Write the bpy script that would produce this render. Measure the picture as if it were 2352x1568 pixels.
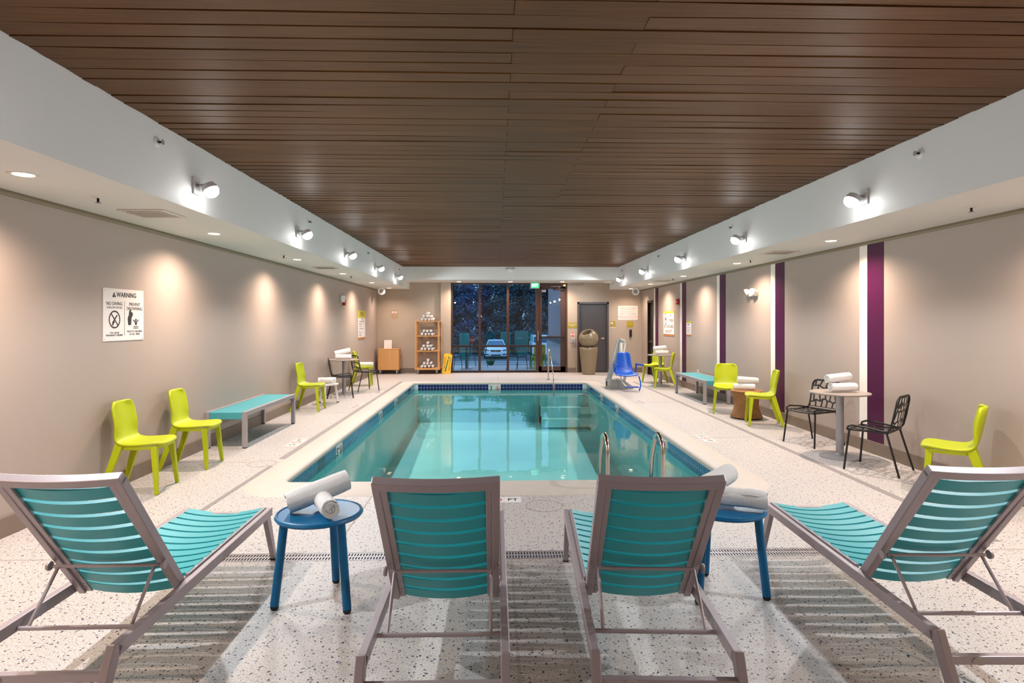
import bpy, bmesh, math, random
from mathutils import Vector, Matrix, Euler
PI = math.pi
R = math.radians
random.seed(11)
sc = bpy.context.scene
COL = sc.collection
for o in list(bpy.data.objects):
    bpy.data.objects.remove(o)

# ------------------------------------------------------------------ camera
cam_d = bpy.data.cameras.new('camera')
cam = bpy.data.objects.new('camera', cam_d)
COL.objects.link(cam)
cam.location = (0, 0, 1.6)
YAW = math.atan(38 / 1360)
cam.rotation_euler = (PI / 2, 0, -YAW)
cam_d.sensor_width = 36
cam_d.lens = 36 * 1360 / 2352
cam_d.shift_y = -47 / 2352
cam_d.clip_start = .05
cam_d.clip_end = 400
sc.camera = cam

# ------------------------------------------------------------------ world, exposure
w = bpy.data.worlds.new('World')
sc.world = w
w.use_nodes = True
nt = w.node_tree
bg = nt.nodes['Background']
bg.inputs[0].default_value = (.33, .58, .92, 1)
bg.inputs[1].default_value = 1.9
sc.view_settings.view_transform = 'Standard'
sc.view_settings.look = 'None'
sc.view_settings.gamma = 1
sc.view_settings.use_curve_mapping = False
sc.view_settings.exposure = -.1
FLOOD_W, FLOOD_C = 132.0, (.88, .95, 1.0)
DOWN_W, DOWN_C = 250.0, (1.0, .78, .63)
sc.cycles.caustics_reflective = False
sc.cycles.caustics_refractive = False
sc.cycles.sample_clamp_indirect = 6
sc.cycles.max_bounces = 10
sc.cycles.diffuse_bounces = 6
sc.cycles.transparent_max_bounces = 16


# ------------------------------------------------------------------ materials
def lin(c):
    return tuple(((x / 255) / 12.92 if x / 255 <= .04045 else ((x / 255 + .055) / 1.055) ** 2.4) for x in c)


def new_mat(name):
    m = bpy.data.materials.new(name)
    m.use_nodes = True
    nt = m.node_tree
    return m, nt, nt.nodes['Principled BSDF'], nt.nodes['Material Output']


def node(nt, t, **kw):
    n = nt.nodes.new(t)
    for k, v in kw.items():
        setattr(n, k, v)
    return n


def coords(nt, scale=(1, 1, 1)):
    tc = node(nt, 'ShaderNodeTexCoord')
    mp = node(nt, 'ShaderNodeMapping')
    mp.inputs['Scale'].default_value = scale
    nt.links.new(tc.outputs['Object'], mp.inputs['Vector'])
    return mp.outputs['Vector']


def P(name, rgb, rough=.5, metal=0.0, var=.06, scale=30, stretch=(1, 1, 1), bump=0.0, spec=.5, emit=None, coat=0.0):
    """principled material with a noise that varies colour and (optionally) relief; rgb in sRGB 0-255"""
    m, nt, b, out = new_mat(name)
    c = lin(rgb)
    v = coords(nt, stretch)
    n = node(nt, 'ShaderNodeTexNoise')
    n.inputs['Scale'].default_value = scale
    n.inputs['Detail'].default_value = 4
    nt.links.new(v, n.inputs['Vector'])
    mx = node(nt, 'ShaderNodeMix', data_type='RGBA')
    mx.inputs[6].default_value = (*[max(0, x * (1 - var)) for x in c], 1)
    mx.inputs[7].default_value = (*[min(1, x * (1 + var)) for x in c], 1)
    nt.links.new(n.outputs['Fac'], mx.inputs[0])
    nt.links.new(mx.outputs[2], b.inputs['Base Color'])
    b.inputs['Roughness'].default_value = rough
    b.inputs['Metallic'].default_value = metal
    b.inputs['Specular IOR Level'].default_value = spec
    if coat:
        b.inputs['Coat Weight'].default_value = coat
        b.inputs['Coat Roughness'].default_value = .1
    if bump:
        bp = node(nt, 'ShaderNodeBump')
        bp.inputs['Strength'].default_value = bump
        bp.inputs['Distance'].default_value = .01
        nt.links.new(n.outputs['Fac'], bp.inputs['Height'])
        nt.links.new(bp.outputs[0], b.inputs['Normal'])
    if emit:
        b.inputs['Emission Color'].default_value = (*lin(emit[0]), 1)
        b.inputs['Emission Strength'].default_value = emit[1]
        m.cycles.emission_sampling = 'NONE'
    return m


M = {}
M['wall'] = P('wall_paint', (166, 151, 141), .42, var=.02, scale=60, bump=.03, spec=.4)
M['wall_back'] = P('wall_paint_back', (172, 155, 138), .5, var=.02, scale=60, bump=.03)
M['white_paint'] = P('soffit_paint', (222, 222, 220), .6, var=.01, scale=40, bump=.02)
M['white_band'] = P('white_band', (232, 226, 218), .4, var=.02)
M['purple'] = P('purple_paint', (70, 14, 54), .4, var=.05, spec=.2)
M['base'] = P('vinyl_base', (122, 106, 92), .45, var=.05, scale=10)
M['reveal'] = P('reveal', (138, 126, 104), .7)
M['coping'] = P('coping_stone', (202, 192, 182), .55, var=.06, scale=6, bump=.05)
M['grout'] = P('grout', (222, 230, 230), .7)
M['plaster'] = P('pool_plaster', (188, 246, 246), .7, var=.05, scale=3)
M['frame'] = P('powder_coat_taupe', (168, 155, 158), .38, metal=.25, var=.06, scale=250, bump=.02)
M['lime'] = P('lime_plastic', (170, 180, 4), .42, var=.03, scale=12, spec=.4)
M['black_metal'] = P('black_metal', (30, 27, 27), .4, metal=.2, var=.1)
M['blue_metal'] = P('blue_powder_coat', (14, 100, 148), .36, var=.05, scale=20, spec=.3)
M['rubber'] = P('black_rubber', (28, 30, 32), .7)
M['towel'] = P('terry_cloth', (238, 234, 232), .95, var=.05, scale=220, bump=.6, spec=.1)
M['steel'] = P('polished_steel', (205, 195, 185), .14, metal=1.0, var=.03)
M['grey_metal'] = P('grey_metal', (158, 157, 160), .4, metal=.5, var=.04)
M['tabletop'] = P('table_laminate', (152, 140, 131), .35, var=.05)
M['bench_metal'] = P('bench_frame', (166, 160, 162), .4, metal=.35, var=.05, scale=200)
M['bench_teal'] = P('bench_sling', (66, 152, 160), .6, var=.08, scale=300, bump=.2)
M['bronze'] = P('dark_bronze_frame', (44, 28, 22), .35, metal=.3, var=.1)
M['bronze_lit'] = P('bronze_frame_lit', (70, 44, 34), .35, metal=.3, var=.1)  # lighter copy of the bronze, with light on the frame put into its colour
M['door_grey'] = P('door_paint', (62, 56, 58), .45, var=.06)
M['door_trim'] = P('door_frame_paint', (70, 64, 66), .4, var=.05)
M['maple'] = P('maple_veneer', (206, 150, 92), .45, var=.14, scale=14, stretch=(1, 1, .08))
M['white_plastic'] = P('white_plastic', (226, 224, 220), .35, var=.02)
M['white_metal'] = P('white_metal', (222, 218, 214), .35, var=.02)
M['sign_white'] = P('sign_panel', (224, 216, 212), .4, var=.015)
M['sign_ink'] = P('sign_ink', (44, 36, 42), .6)
M['ink_grey'] = P('sign_ink_grey', (120, 106, 104), .6)
M['olive'] = P('olive_plate', (158, 138, 34), .4, var=.04)
M['lime_plate'] = P('lime_plate', (190, 184, 32), .4, var=.03)
M['wood_plate'] = P('wood_strip', (168, 112, 60), .5, var=.1, scale=30)
M['taupe_plate'] = P('taupe_plate', (170, 142, 118), .5)
M['red'] = P('red_plastic', (170, 24, 26), .4)
M['pink'] = P('red_print', (214, 60, 66), .5)
M['urn'] = P('glazed_fibreglass', (132, 116, 92), .25, var=.12, scale=60, bump=.05)
M['dark'] = P('dark_hollow', (18, 14, 13), .8)
M['wicker'] = P('wicker', (160, 114, 68), .6, var=.45, scale=60, bump=.4, stretch=(1, 1, 1.6))
M['wicker_dark'] = P('wicker_dark', (158, 108, 62), .6, var=.18, scale=70, bump=.25)
M['lift_grey'] = P('lift_grey', (176, 174, 168), .45, var=.05)
M['lift_white'] = P('lift_white', (222, 220, 212), .4)
M['lift_blue'] = P('lift_seat_blue', (4, 80, 186), .25, var=.05)
M['yellow'] = P('yellow_plastic', (246, 192, 40), .45, var=.04)
M['yellow_print'] = P('yellow_sign_print', (120, 84, 20), .5)
M['green_print'] = P('green_print', (60, 124, 44), .5)
M['navy_tile'] = P('navy_tile', (22, 30, 96), .12, var=.25, scale=9)
M['teal_sheen_tile'] = P('tile_sheen_blue', (26, 92, 140), .12, var=.22, scale=9)  # side tiles: glancing reflection on the navy is put into the colour
M['ink_tile'] = P('ink_tile', (16, 18, 60), .12, var=.2, scale=9)
M['tile_white'] = P('white_tile', (236, 236, 232), .2)
M['strip'] = P('deck_strip', (150, 142, 141), .5, var=.04)
M['joint'] = P('caulk_joint', (172, 162, 155), .7)
M['vent'] = P('vent_enamel', (214, 206, 198), .4)
M['asphalt'] = P('asphalt', (86, 92, 104), .8, var=.15, scale=6)
M['concrete'] = P('patio_concrete', (188, 186, 190), .8, var=.08, scale=4)
M['grass'] = P('verge_grass', (60, 84, 46), .9, var=.4, scale=20, bump=.3)
M['leaf'] = P('tree_leaf', (34, 76, 88), .7, var=.5, scale=.8)
M['leaf2'] = P('tree_leaf_pale', (56, 84, 118), .7, var=.5, scale=.8)
M['bark'] = P('bark', (54, 46, 40), .9, var=.3, scale=8)
M['car_white'] = P('car_paint', (226, 230, 236), .2, coat=.5, var=.02)
M['car_glass'] = P('car_glass', (46, 96, 130), .08, var=.1, spec=.8)
M['car_black'] = P('car_black', (22, 24, 28), .4)
M['gold'] = P('gold_emblem', (206, 160, 80), .3, metal=.6)
M['util_green'] = P('cabinet_green', (36, 104, 96), .6)
M['stucco'] = P('stucco_wing', (150, 128, 130), .85, var=.05, scale=20, bump=.2)
M['stone'] = P('stone_wing', (140, 138, 142), .85, var=.2, scale=8, bump=.3)
M['patio_green'] = P('patio_table_green', (60, 84, 78), .4)
M['flood_body'] = P('flood_body', (206, 204, 204), .4, var=.02)
M['lens'] = P('flood_lens', (255, 255, 255), .3, emit=((255, 252, 250), 45))
M['diffuser'] = P('downlight_diffuser', (255, 240, 220), .3, emit=((255, 226, 190), 9))
M['exit_green'] = P('exit_lamp', (40, 200, 120), .4, emit=((60, 225, 140), 1.0))
M['exit_white'] = P('exit_letter', (235, 255, 245), .4, emit=((225, 255, 240), 1.3))
M['amber'] = P('amber_lamp', (250, 210, 90), .4, emit=((255, 214, 90), 4))


def m_floor():
    m, nt, b, out = new_mat('terrazzo_deck')
    v = coords(nt)
    L = nt.links.new
    d = node(nt, 'ShaderNodeTexNoise'); d.inputs['Scale'].default_value = 60; d.inputs['Detail'].default_value = 1
    L(v, d.inputs['Vector'])
    mv = node(nt, 'ShaderNodeVectorMath', operation='MULTIPLY_ADD')
    L(d.outputs['Color'], mv.inputs[0]); mv.inputs[1].default_value = (.016, .016, 0); L(v, mv.inputs[2])
    fine = node(nt, 'ShaderNodeTexNoise'); fine.inputs['Scale'].default_value = 170; fine.inputs['Detail'].default_value = 2
    L(v, fine.inputs['Vector'])
    rmp = node(nt, 'ShaderNodeValToRGB')
    rmp.color_ramp.elements[0].position = .34; rmp.color_ramp.elements[0].color = (*lin((142, 132, 125)), 1)
    rmp.color_ramp.elements[1].position = .52; rmp.color_ramp.elements[1].color = (*lin((204, 198, 195)), 1)
    L(fine.outputs['Fac'], rmp.inputs[0])
    cur = rmp.outputs[0]
    for sc_, size, thr, c1, seed in ((15, .078, .18, (28, 32, 44), 0), (21, .088, .34, (44, 38, 36), 7), (11, .065, .45, (26, 44, 96), 3), (40, .15, .4, (150, 132, 122), 5)):
        off = node(nt, 'ShaderNodeVectorMath', operation='ADD'); off.inputs[1].default_value = (seed, seed * .7, 0)
        L(mv.outputs[0], off.inputs[0])
        vo = node(nt, 'ShaderNodeTexVoronoi', voronoi_dimensions='2D'); vo.inputs['Scale'].default_value = sc_
        L(off.outputs[0], vo.inputs['Vector'])
        lt = node(nt, 'ShaderNodeMath', operation='LESS_THAN'); lt.inputs[1].default_value = size
        L(vo.outputs['Distance'], lt.inputs[0])
        sp = node(nt, 'ShaderNodeSeparateColor'); L(vo.outputs['Color'], sp.inputs[0])
        gt = node(nt, 'ShaderNodeMath', operation='GREATER_THAN'); gt.inputs[1].default_value = thr
        L(sp.outputs[0], gt.inputs[0])
        mu = node(nt, 'ShaderNodeMath', operation='MULTIPLY'); L(lt.outputs[0], mu.inputs[0]); L(gt.outputs[0], mu.inputs[1])
        mx = node(nt, 'ShaderNodeMix', data_type='RGBA'); L(mu.outputs[0], mx.inputs[0]); L(cur, mx.inputs[6])
        mx.inputs[7].default_value = (*lin(c1), 1)
        cur = mx.outputs[2]
    L(cur, b.inputs['Base Color'])
    b.inputs['Roughness'].default_value = .45
    bp = node(nt, 'ShaderNodeBump'); bp.inputs['Strength'].default_value = .12; bp.inputs['Distance'].default_value = .004
    L(fine.outputs['Fac'], bp.inputs['Height']); L(bp.outputs[0], b.inputs['Normal'])
    return m


def m_plank():
    m, nt, b, out = new_mat('ceiling_plank')
    L = nt.links.new
    oi = node(nt, 'ShaderNodeObjectInfo')
    tc = node(nt, 'ShaderNodeTexCoord')
    mp = node(nt, 'ShaderNodeMapping'); mp.inputs['Scale'].default_value = (1.2, 60, 60)
    ad = node(nt, 'ShaderNodeVectorMath', operation='ADD')
    L(tc.outputs['Object'], ad.inputs[0]); L(oi.outputs['Location'], ad.inputs[1]); L(ad.outputs[0], mp.inputs['Vector'])
    n = node(nt, 'ShaderNodeTexNoise'); n.inputs['Scale'].default_value = 2.0; n.inputs['Detail'].default_value = 5
    L(mp.outputs[0], n.inputs['Vector'])
    r = node(nt, 'ShaderNodeValToRGB')
    r.color_ramp.elements[0].position = .3; r.color_ramp.elements[0].color = (*lin((80, 46, 13)), 1)
    r.color_ramp.elements[1].position = .7; r.color_ramp.elements[1].color = (*lin((105, 66, 24)), 1)
    L(n.outputs['Fac'], r.inputs[0])
    hs = node(nt, 'ShaderNodeHueSaturation')
    mr = node(nt, 'ShaderNodeMapRange'); mr.inputs[3].default_value = .88; mr.inputs[4].default_value = 1.12
    L(oi.outputs['Random'], mr.inputs[0]); L(mr.outputs[0], hs.inputs['Value']); L(r.outputs[0], hs.inputs['Color'])
    L(hs.outputs[0], b.inputs['Base Color'])
    b.inputs['Roughness'].default_value = .5
    b.inputs['Specular IOR Level'].default_value = .3
    bp = node(nt, 'ShaderNodeBump'); bp.inputs['Strength'].default_value = .25; bp.inputs['Distance'].default_value = .002
    L(n.outputs['Fac'], bp.inputs['Height']); L(bp.outputs[0], b.inputs['Normal'])
    return m


def m_sheet(name, tint, ior, rough=.0, wave=0.0, gain=1.0):
    """clear sheet (water surface or pane): tinted see-through plus a Fresnel mirror"""
    m, nt, b, out = new_mat(name)
    nt.nodes.remove(b)
    L = nt.links.new
    t = node(nt, 'ShaderNodeBsdfTransparent'); t.inputs[0].default_value = (*tint, 1)
    g = node(nt, 'ShaderNodeBsdfGlossy'); g.inputs['Roughness'].default_value = rough
    f = node(nt, 'ShaderNodeFresnel'); f.inputs[0].default_value = ior
    fac = f.outputs[0]
    if gain != 1:
        mu = node(nt, 'ShaderNodeMath', operation='MULTIPLY', use_clamp=True); mu.inputs[1].default_value = gain
        L(fac, mu.inputs[0]); fac = mu.outputs[0]
    mx = node(nt, 'ShaderNodeMixShader')
    L(fac, mx.inputs[0]); L(t.outputs[0], mx.inputs[1]); L(g.outputs[0], mx.inputs[2]); L(mx.outputs[0], out.inputs[0])
    if wave:
        v = coords(nt, (1, 1, 1))
        n = node(nt, 'ShaderNodeTexNoise'); n.inputs['Scale'].default_value = 2.2; n.inputs['Detail'].default_value = 3
        L(v, n.inputs['Vector'])
        bp = node(nt, 'ShaderNodeBump'); bp.inputs['Strength'].default_value = wave; bp.inputs['Distance'].default_value = .02
        L(n.outputs['Fac'], bp.inputs['Height'])
        L(bp.outputs[0], g.inputs['Normal']); L(bp.outputs[0], f.inputs['Normal'])
    return m


def m_slat():
    m, nt, b, out = new_mat('teal_strap')
    L = nt.links.new
    v = coords(nt)
    n = node(nt, 'ShaderNodeTexNoise'); n.inputs['Scale'].default_value = 400
    L(v, n.inputs['Vector'])
    b.inputs['Base Color'].default_value = (*lin((40, 176, 182)), 1)
    mx0 = node(nt, 'ShaderNodeMix', data_type='RGBA')
    mx0.inputs[6].default_value = (*lin((20, 162, 172)), 1); mx0.inputs[7].default_value = (*lin((38, 178, 186)), 1)
    L(n.outputs['Fac'], mx0.inputs[0]); L(mx0.outputs[2], b.inputs['Base Color'])
    b.inputs['Roughness'].default_value = .4
    b.inputs['Specular IOR Level'].default_value = .7
    tr = node(nt, 'ShaderNodeBsdfTranslucent'); tr.inputs[0].default_value = (*lin((0, 150, 165)), 1)
    mx = node(nt, 'ShaderNodeMixShader'); mx.inputs[0].default_value = .06
    L(b.outputs[0], mx.inputs[1]); L(tr.outputs[0], mx.inputs[2]); L(mx.outputs[0], out.inputs[0])
    bp = node(nt, 'ShaderNodeBump'); bp.inputs['Strength'].default_value = .15; bp.inputs['Distance'].default_value = .002
    L(n.outputs['Fac'], bp.inputs['Height']); L(bp.outputs[0], b.inputs['Normal'])
    return m


M['floor'] = m_floor()
M['plank'] = m_plank()
M['water'] = m_sheet('pool_water', (.74, .98, .985), 1.33, .015, .10, .85)
M['glass'] = m_sheet('window_glass', (.86, .93, .95), 1.5, 0, 0, 1.3)
M['slat'] = m_slat()


# ------------------------------------------------------------------ mesh helpers
class MB:
    def __init__(s):
        s.v = []; s.f = []

    def add(s, vs, fs):
        o = len(s.v)
        s.v += [tuple(x) for x in vs]
        s.f += [tuple(i + o for i in f) for f in fs]
        return s

    def box(s, c, size, rot=None):
        x, y, z = (k / 2 for k in size)
        vs = [Vector(p) for p in ((-x, -y, -z), (x, -y, -z), (x, y, -z), (-x, y, -z), (-x, -y, z), (x, -y, z), (x, y, z), (-x, y, z))]
        if rot is not None:
            rm = Euler(rot).to_matrix()
            vs = [rm @ p for p in vs]
        c = Vector(c)
        return s.add([p + c for p in vs], [(0, 3, 2, 1), (4, 5, 6, 7), (0, 1, 5, 4), (1, 2, 6, 5), (2, 3, 7, 6), (3, 0, 4, 7)])

    def span(s, x0, x1, y0, y1, z0, z1):
        return s.box(((x0 + x1) / 2, (y0 + y1) / 2, (z0 + z1) / 2), (abs(x1 - x0), abs(y1 - y0), abs(z1 - z0)))

    def bar(s, p0, p1, w0, h0, side=(1, 0, 0), w1=None, h1=None):
        """rectangular bar from p0 to p1; w along side, h across"""
        p0, p1 = Vector(p0), Vector(p1)
        d = (p1 - p0).normalized()
        a = Vector(side); a = (a - d * a.dot(d)).normalized()
        b = d.cross(a)
        w1 = w0 if w1 is None else w1; h1 = h0 if h1 is None else h1
        vs = []
        for p, ww, hh in ((p0, w0, h0), (p1, w1, h1)):
            for i, j in ((-1, -1), (1, -1), (1, 1), (-1, 1)):
                vs.append(p + a * (i * ww / 2) + b * (j * hh / 2))
        return s.add(vs, [(0, 3, 2, 1), (4, 5, 6, 7), (0, 1, 5, 4), (1, 2, 6, 5), (2, 3, 7, 6), (3, 0, 4, 7)])

    def tube(s, pts, r, n=8, closed=False):
        pts = [Vector(p) for p in pts]
        k = len(pts)
        rs = r if isinstance(r, (list, tuple)) else [r] * k
        d0 = (pts[1] - pts[0]).normalized()
        a = Vector((0, 0, 1)) if abs(d0.z) < .9 else Vector((1, 0, 0))
        a = (a - d0 * a.dot(d0)).normalized()
        vs = []
        for i, p in enumerate(pts):
            if closed:
                d = (pts[(i + 1) % k] - pts[i - 1]).normalized()
            elif i == 0:
                d = d0
            elif i == k - 1:
                d = (pts[-1] - pts[-2]).normalized()
            else:
                d = ((pts[i + 1] - p).normalized() + (p - pts[i - 1]).normalized()).normalized()
            a = (a - d * a.dot(d)).normalized()
            b = d.cross(a)
            for j in range(n):
                t = 2 * PI * j / n
                vs.append(p + (a * math.cos(t) + b * math.sin(t)) * rs[i])
        fs = []
        for i in range(k if closed else k - 1):
            i2 = (i + 1) % k
            for j in range(n):
                j2 = (j + 1) % n
                fs.append((i * n + j, i * n + j2, i2 * n + j2, i2 * n + j))
        if not closed:
            fs.append(tuple(reversed(range(n)))); fs.append(tuple((k - 1) * n + j for j in range(n)))
        return s.add(vs, fs)

    def lathe(s, prof, n=28, c=(0, 0, 0), mat=None):
        """profile of (radius, height) turned about the local z axis"""
        c = Vector(c); k = len(prof); vs = []
        for r, z in prof:
            for j in range(n):
                t = 2 * PI * j / n
                p = Vector((r * math.cos(t), r * math.sin(t), z))
                if mat is not None:
                    p = mat @ p
                vs.append(p + c)
        fs = []
        for i in range(k - 1):
            for j in range(n):
                j2 = (j + 1) % n
                fs.append((i * n + j, i * n + j2, (i + 1) * n + j2, (i + 1) * n + j))
        fs.append(tuple(reversed(range(n)))); fs.append(tuple((k - 1) * n + j for j in range(n)))
        return s.add(vs, fs)

    def loft(s, loops, cap=False):
        n = len(loops[0]); vs = [p for l in loops for p in l]; fs = []
        for i in range(len(loops) - 1):
            for j in range(n):
                j2 = (j + 1) % n
                fs.append((i * n + j, i * n + j2, (i + 1) * n + j2, (i + 1) * n + j))
        if cap:
            fs.append(tuple(reversed(range(n)))); fs.append(tuple((len(loops) - 1) * n + j for j in range(n)))
        return s.add(vs, fs)

    def prism(s, poly, d, to3):
        """polygon in 2-D given depth d; to3(u, v, h) places it"""
        n = len(poly)
        vs = [to3(u, v, 0) for u, v in poly] + [to3(u, v, d) for u, v in poly]
        fs = [tuple(reversed(range(n))), tuple(range(n, 2 * n))]
        for j in range(n):
            j2 = (j + 1) % n
            fs.append((j, j2, j2 + n, j + n))
        return s.add(vs, fs)

    def mesh(s, name, mat, smooth=False):
        me = bpy.data.meshes.new(name)
        me.from_pydata(s.v, [], s.f)
        bm = bmesh.new(); bm.from_mesh(me)
        bmesh.ops.recalc_face_normals(bm, faces=bm.faces)
        bm.to_mesh(me); bm.free()
        me.materials.append(mat)
        if smooth:
            for p in me.polygons:
                p.use_smooth = True
            me.set_sharp_from_angle(angle=R(38))
        return me

    def build(s, name, mat, parent=None, smooth=False, bevel=0, loc=None, solid=0, sub=0):
        return link(name, s.mesh(name, mat, smooth), parent, loc, bevel, solid, sub)


def link(name, data, parent=None, loc=None, bevel=0, solid=0, sub=0, rot=None):
    o = bpy.data.objects.new(name, data)
    COL.objects.link(o)
    if parent is not None:
        o.parent = parent
    if loc is not None:
        o.location = loc
    if rot is not None:
        o.rotation_euler = rot
    if solid:
        md = o.modifiers.new('thickness', 'SOLIDIFY'); md.thickness = solid; md.offset = 0
    if sub:
        md = o.modifiers.new('subdivision', 'SUBSURF'); md.levels = sub; md.render_levels = sub
    if bevel:
        md = o.modifiers.new('bevel', 'BEVEL'); md.width = bevel; md.segments = 2; md.limit_method = 'ANGLE'
    return o


def tag(o, label, cat, group=None):
    o['label'] = label; o['category'] = cat
    if group:
        o['group'] = group
    return o


def thing(name, label, cat, loc=(0, 0, 0), rz=0, group=None, rot=None):
    o = bpy.data.objects.new(name, None)
    COL.objects.link(o)
    o.location = loc
    o.rotation_euler = rot if rot is not None else (0, 0, rz)
    o.empty_display_size = .1
    return tag(o, label, cat, group)


KIDS = {}


def copy_tree(src, label=None, group=None, loc=None, rz=None, rot=None, parent=None):
    c = src.copy(); COL.objects.link(c)
    if parent is not None:
        c.parent = parent
    if label:
        c['label'] = label
    if group:
        c['group'] = group
    if loc is not None:
        c.location = loc
    if rz is not None:
        c.rotation_euler = (0, 0, rz)
    if rot is not None:
        c.rotation_euler = rot
    for ch in [k for k in bpy.data.objects if k.parent == src]:
        copy_tree(ch, parent=c)
    return c


def struct(o):
    o['kind'] = 'structure'
    return o


def text(body, size, loc, parent, mat, name='lettering', align='CENTER', rot=(0, 0, 0), wide=1.0, depth=.0008, bold=0.0):
    cu = bpy.data.curves.new(name, 'FONT')
    cu.body = body; cu.size = size; cu.align_x = align; cu.align_y = 'CENTER'; cu.extrude = depth; cu.offset = bold
    cu.resolution_u = 3
    cu.materials.append(mat)
    tmp = bpy.data.objects.new(name, cu)
    me = bpy.data.meshes.new_from_object(tmp)
    bpy.data.objects.remove(tmp)
    if not me.materials:
        me.materials.append(mat)
    o = bpy.data.objects.new(name, me); COL.objects.link(o)
    o.parent = parent; o.location = loc; o.rotation_euler = rot; o.scale = (wide, 1, 1)
    return o


def rrect(x0, x1, y0, y1, r, z, k=8):
    pts = []
    for cx, cy, a0 in ((x1 - r, y1 - r, 0), (x0 + r, y1 - r, 90), (x0 + r, y0 + r, 180), (x1 - r, y0 + r, 270)):
        for i in range(k + 1):
            a = R(a0 + 90 * i / k)
            pts.append((cx + r * math.cos(a), cy + r * math.sin(a), z))
    return pts


# ------------------------------------------------------------------ room numbers (metres)
XL, XR, YB, YF = -3.64, 4.56, 18.35, -.7
SL, SR = -2.65, 3.55            # faces of the side soffits
ZS, ZC, ZB = 2.575, 3.155, 2.785  # soffit underside, plank ceiling, rear bulkhead underside
YBH = 17.0
PX0, PX1, PY0, PY1 = -2.11, 2.38, 5.93, 15.45   # pool
CO = .32
ZW = -.165

# floor with the pool opening
ox0, ox1, oy0, oy1, orad = PX0 - CO, PX1 + CO, PY0 - .5, PY1 + CO, .42
mb = MB()
loop = rrect(ox0, ox1, oy0, oy1, orad, 0, 10)
corners = [(ox1, oy1, 0), (ox0, oy1, 0), (ox0, oy0, 0), (ox1, oy0, 0)]
for q in range(4):
    arc = loop[q * 11:(q + 1) * 11]
    for i in range(10):
        mb.add([corners[q], arc[i + 1], arc[i]], [(0, 1, 2)])
fx0, fx1, fy0, fy1 = XL - .05, XR + .05, YF - .05, YB + .1
for x0, x1, y0, y1 in ((fx0, fx1, fy0, 3.99), (fx0, -1.95, 3.99, 4.114), (2.65, fx1, 3.99, 4.114), (fx0, fx1, 4.114, oy0), (fx0, fx1, oy1, fy1), (fx0, ox0, oy0, oy1), (ox1, fx1, oy0, oy1)):
    mb.add([(x0, y0, 0), (x1, y0, 0), (x1, y1, 0), (x0, y1, 0)], [(0, 1, 2, 3)])
floor = struct(mb.build('floor', M['floor']))
# thin joints sawn in the deck, and the two drain strips
for x0, x1, y0, y1 in ((.055, .07, 4.11, oy0), (-1.135, -1.123, 4.11, oy0), (1.30, 1.312, 4.11, oy0), (XL, -1.95, 4.045, 4.06), (2.65, XR, 4.045, 4.06),
                       (XL, ox0, 6.78, 6.79), (ox1, XR, 8.05, 8.06), (XL, ox0, 10.4, 10.41), (ox1, XR, 11.6, 11.61), (.06, .075, oy1, YB), (.1, .115, YF, 3.99)):
    MB().span(x0, x1, y0, y1, -.004, .0012).build('control_joint', M['joint'], floor)
for i, (x0, x1, y0, y1) in enumerate(((-2.515, -2.44, 6.95, 15.7), (-2.50, -2.455, 4.4, 6.6), (3.60, 3.67, 4.2, 15.5))):
    b = MB().span(x0, x1, y0, y1, -.01, .003)
    for k in (.3, .7):
        xx = x0 + (x1 - x0) * k
        b.span(xx - .003, xx + .003, y0, y1, -.01, .0045)
    struct(b.build('trim_%d' % (i + 1), M['strip']))
# trench drain
td = thing('trench_drain', 'long slotted grey drain grate across the deck in front of the pool', 'drain', (0, 4.052, 0))
MB().span(-1.95, 2.65, -.062, .062, -.05, -.03).build('channel', M['dark'], td)
b = MB()
for y in (-.058, 0, .058):
    b.span(-1.95, 2.65, y - .009, y + .009, -.02, 0)
for i in range(231):
    x = -1.95 + i * .02
    b.span(x - .005, x + .005, -.058, .058, -.02, -.0005)
g = b.build('grate', M['bench_metal'], td); g['kind'] = 'stuff'

# pool: coping, tiles, basin, water
lo = [rrect(ox0, ox1, oy0, oy1, orad, 0.0, 10), rrect(ox0 + .01, ox1 - .01, oy0 + .01, oy1 - .01, orad - .01, .006, 10)]
for e, z, r in ((.05, .010, .15), (.012, .006, .11), (-.012, -.006, .10), (-.02, -.022, .10), (-.016, -.042, .10), (.0, -.05, .10)):
    lo.append(rrect(PX0 - e, PX1 + e, PY0 - e, PY1 + e, r, z, 10))
struct(MB().loft(lo).build('pool_coping', M['coping'], smooth=True))
basin = struct(MB().loft([rrect(PX0, PX1, PY0, PY1, .10, z, 10) for z in (-.045, -.30, -.9)] +
                         [[(x, y, -1.02 - .55 * (PY1 - y) / 9.5) for x, y, _ in rrect(PX0 + .03, PX1 - .03, PY0 + .03, PY1 - .03, .1, 0, 10)]]).build('pool_basin', M['plaster']))
bot = [(x, y, -1.02 - .55 * (PY1 - y) / 9.5) for x, y, _ in rrect(PX0 + .03, PX1 - .03, PY0 + .03, PY1 - .03, .1, 0, 10)]
MB().add(bot, [tuple(range(len(bot)))]).build('basin_bottom', M['plaster'], basin)
b = MB()
for i in range(3):
    b.span(1.15, PX1, PY1 - .3 * (3 - i), PY1, -1.02, -.82 + .24 * i)
b.build('entry_steps', M['plaster'], basin)
PT = .0793
TZ = -.052
tile_me = {}
for key in ('navy_tile', 'teal_sheen_tile', 'ink_tile'):
    tile_me[key] = MB().box((0, 0, 0), (.0725, .008, .0725)).mesh('tile', M[key])
rest = {k: MB() for k in ('navy_tile', 'teal_sheen_tile')}
MB().loft([rrect(PX0 + .002, PX1 - .002, PY0 + .002, PY1 - .002, .1, z, 10) for z in (-.05, -.213)]).build('grout_bed', M['grout'], basin)
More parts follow.
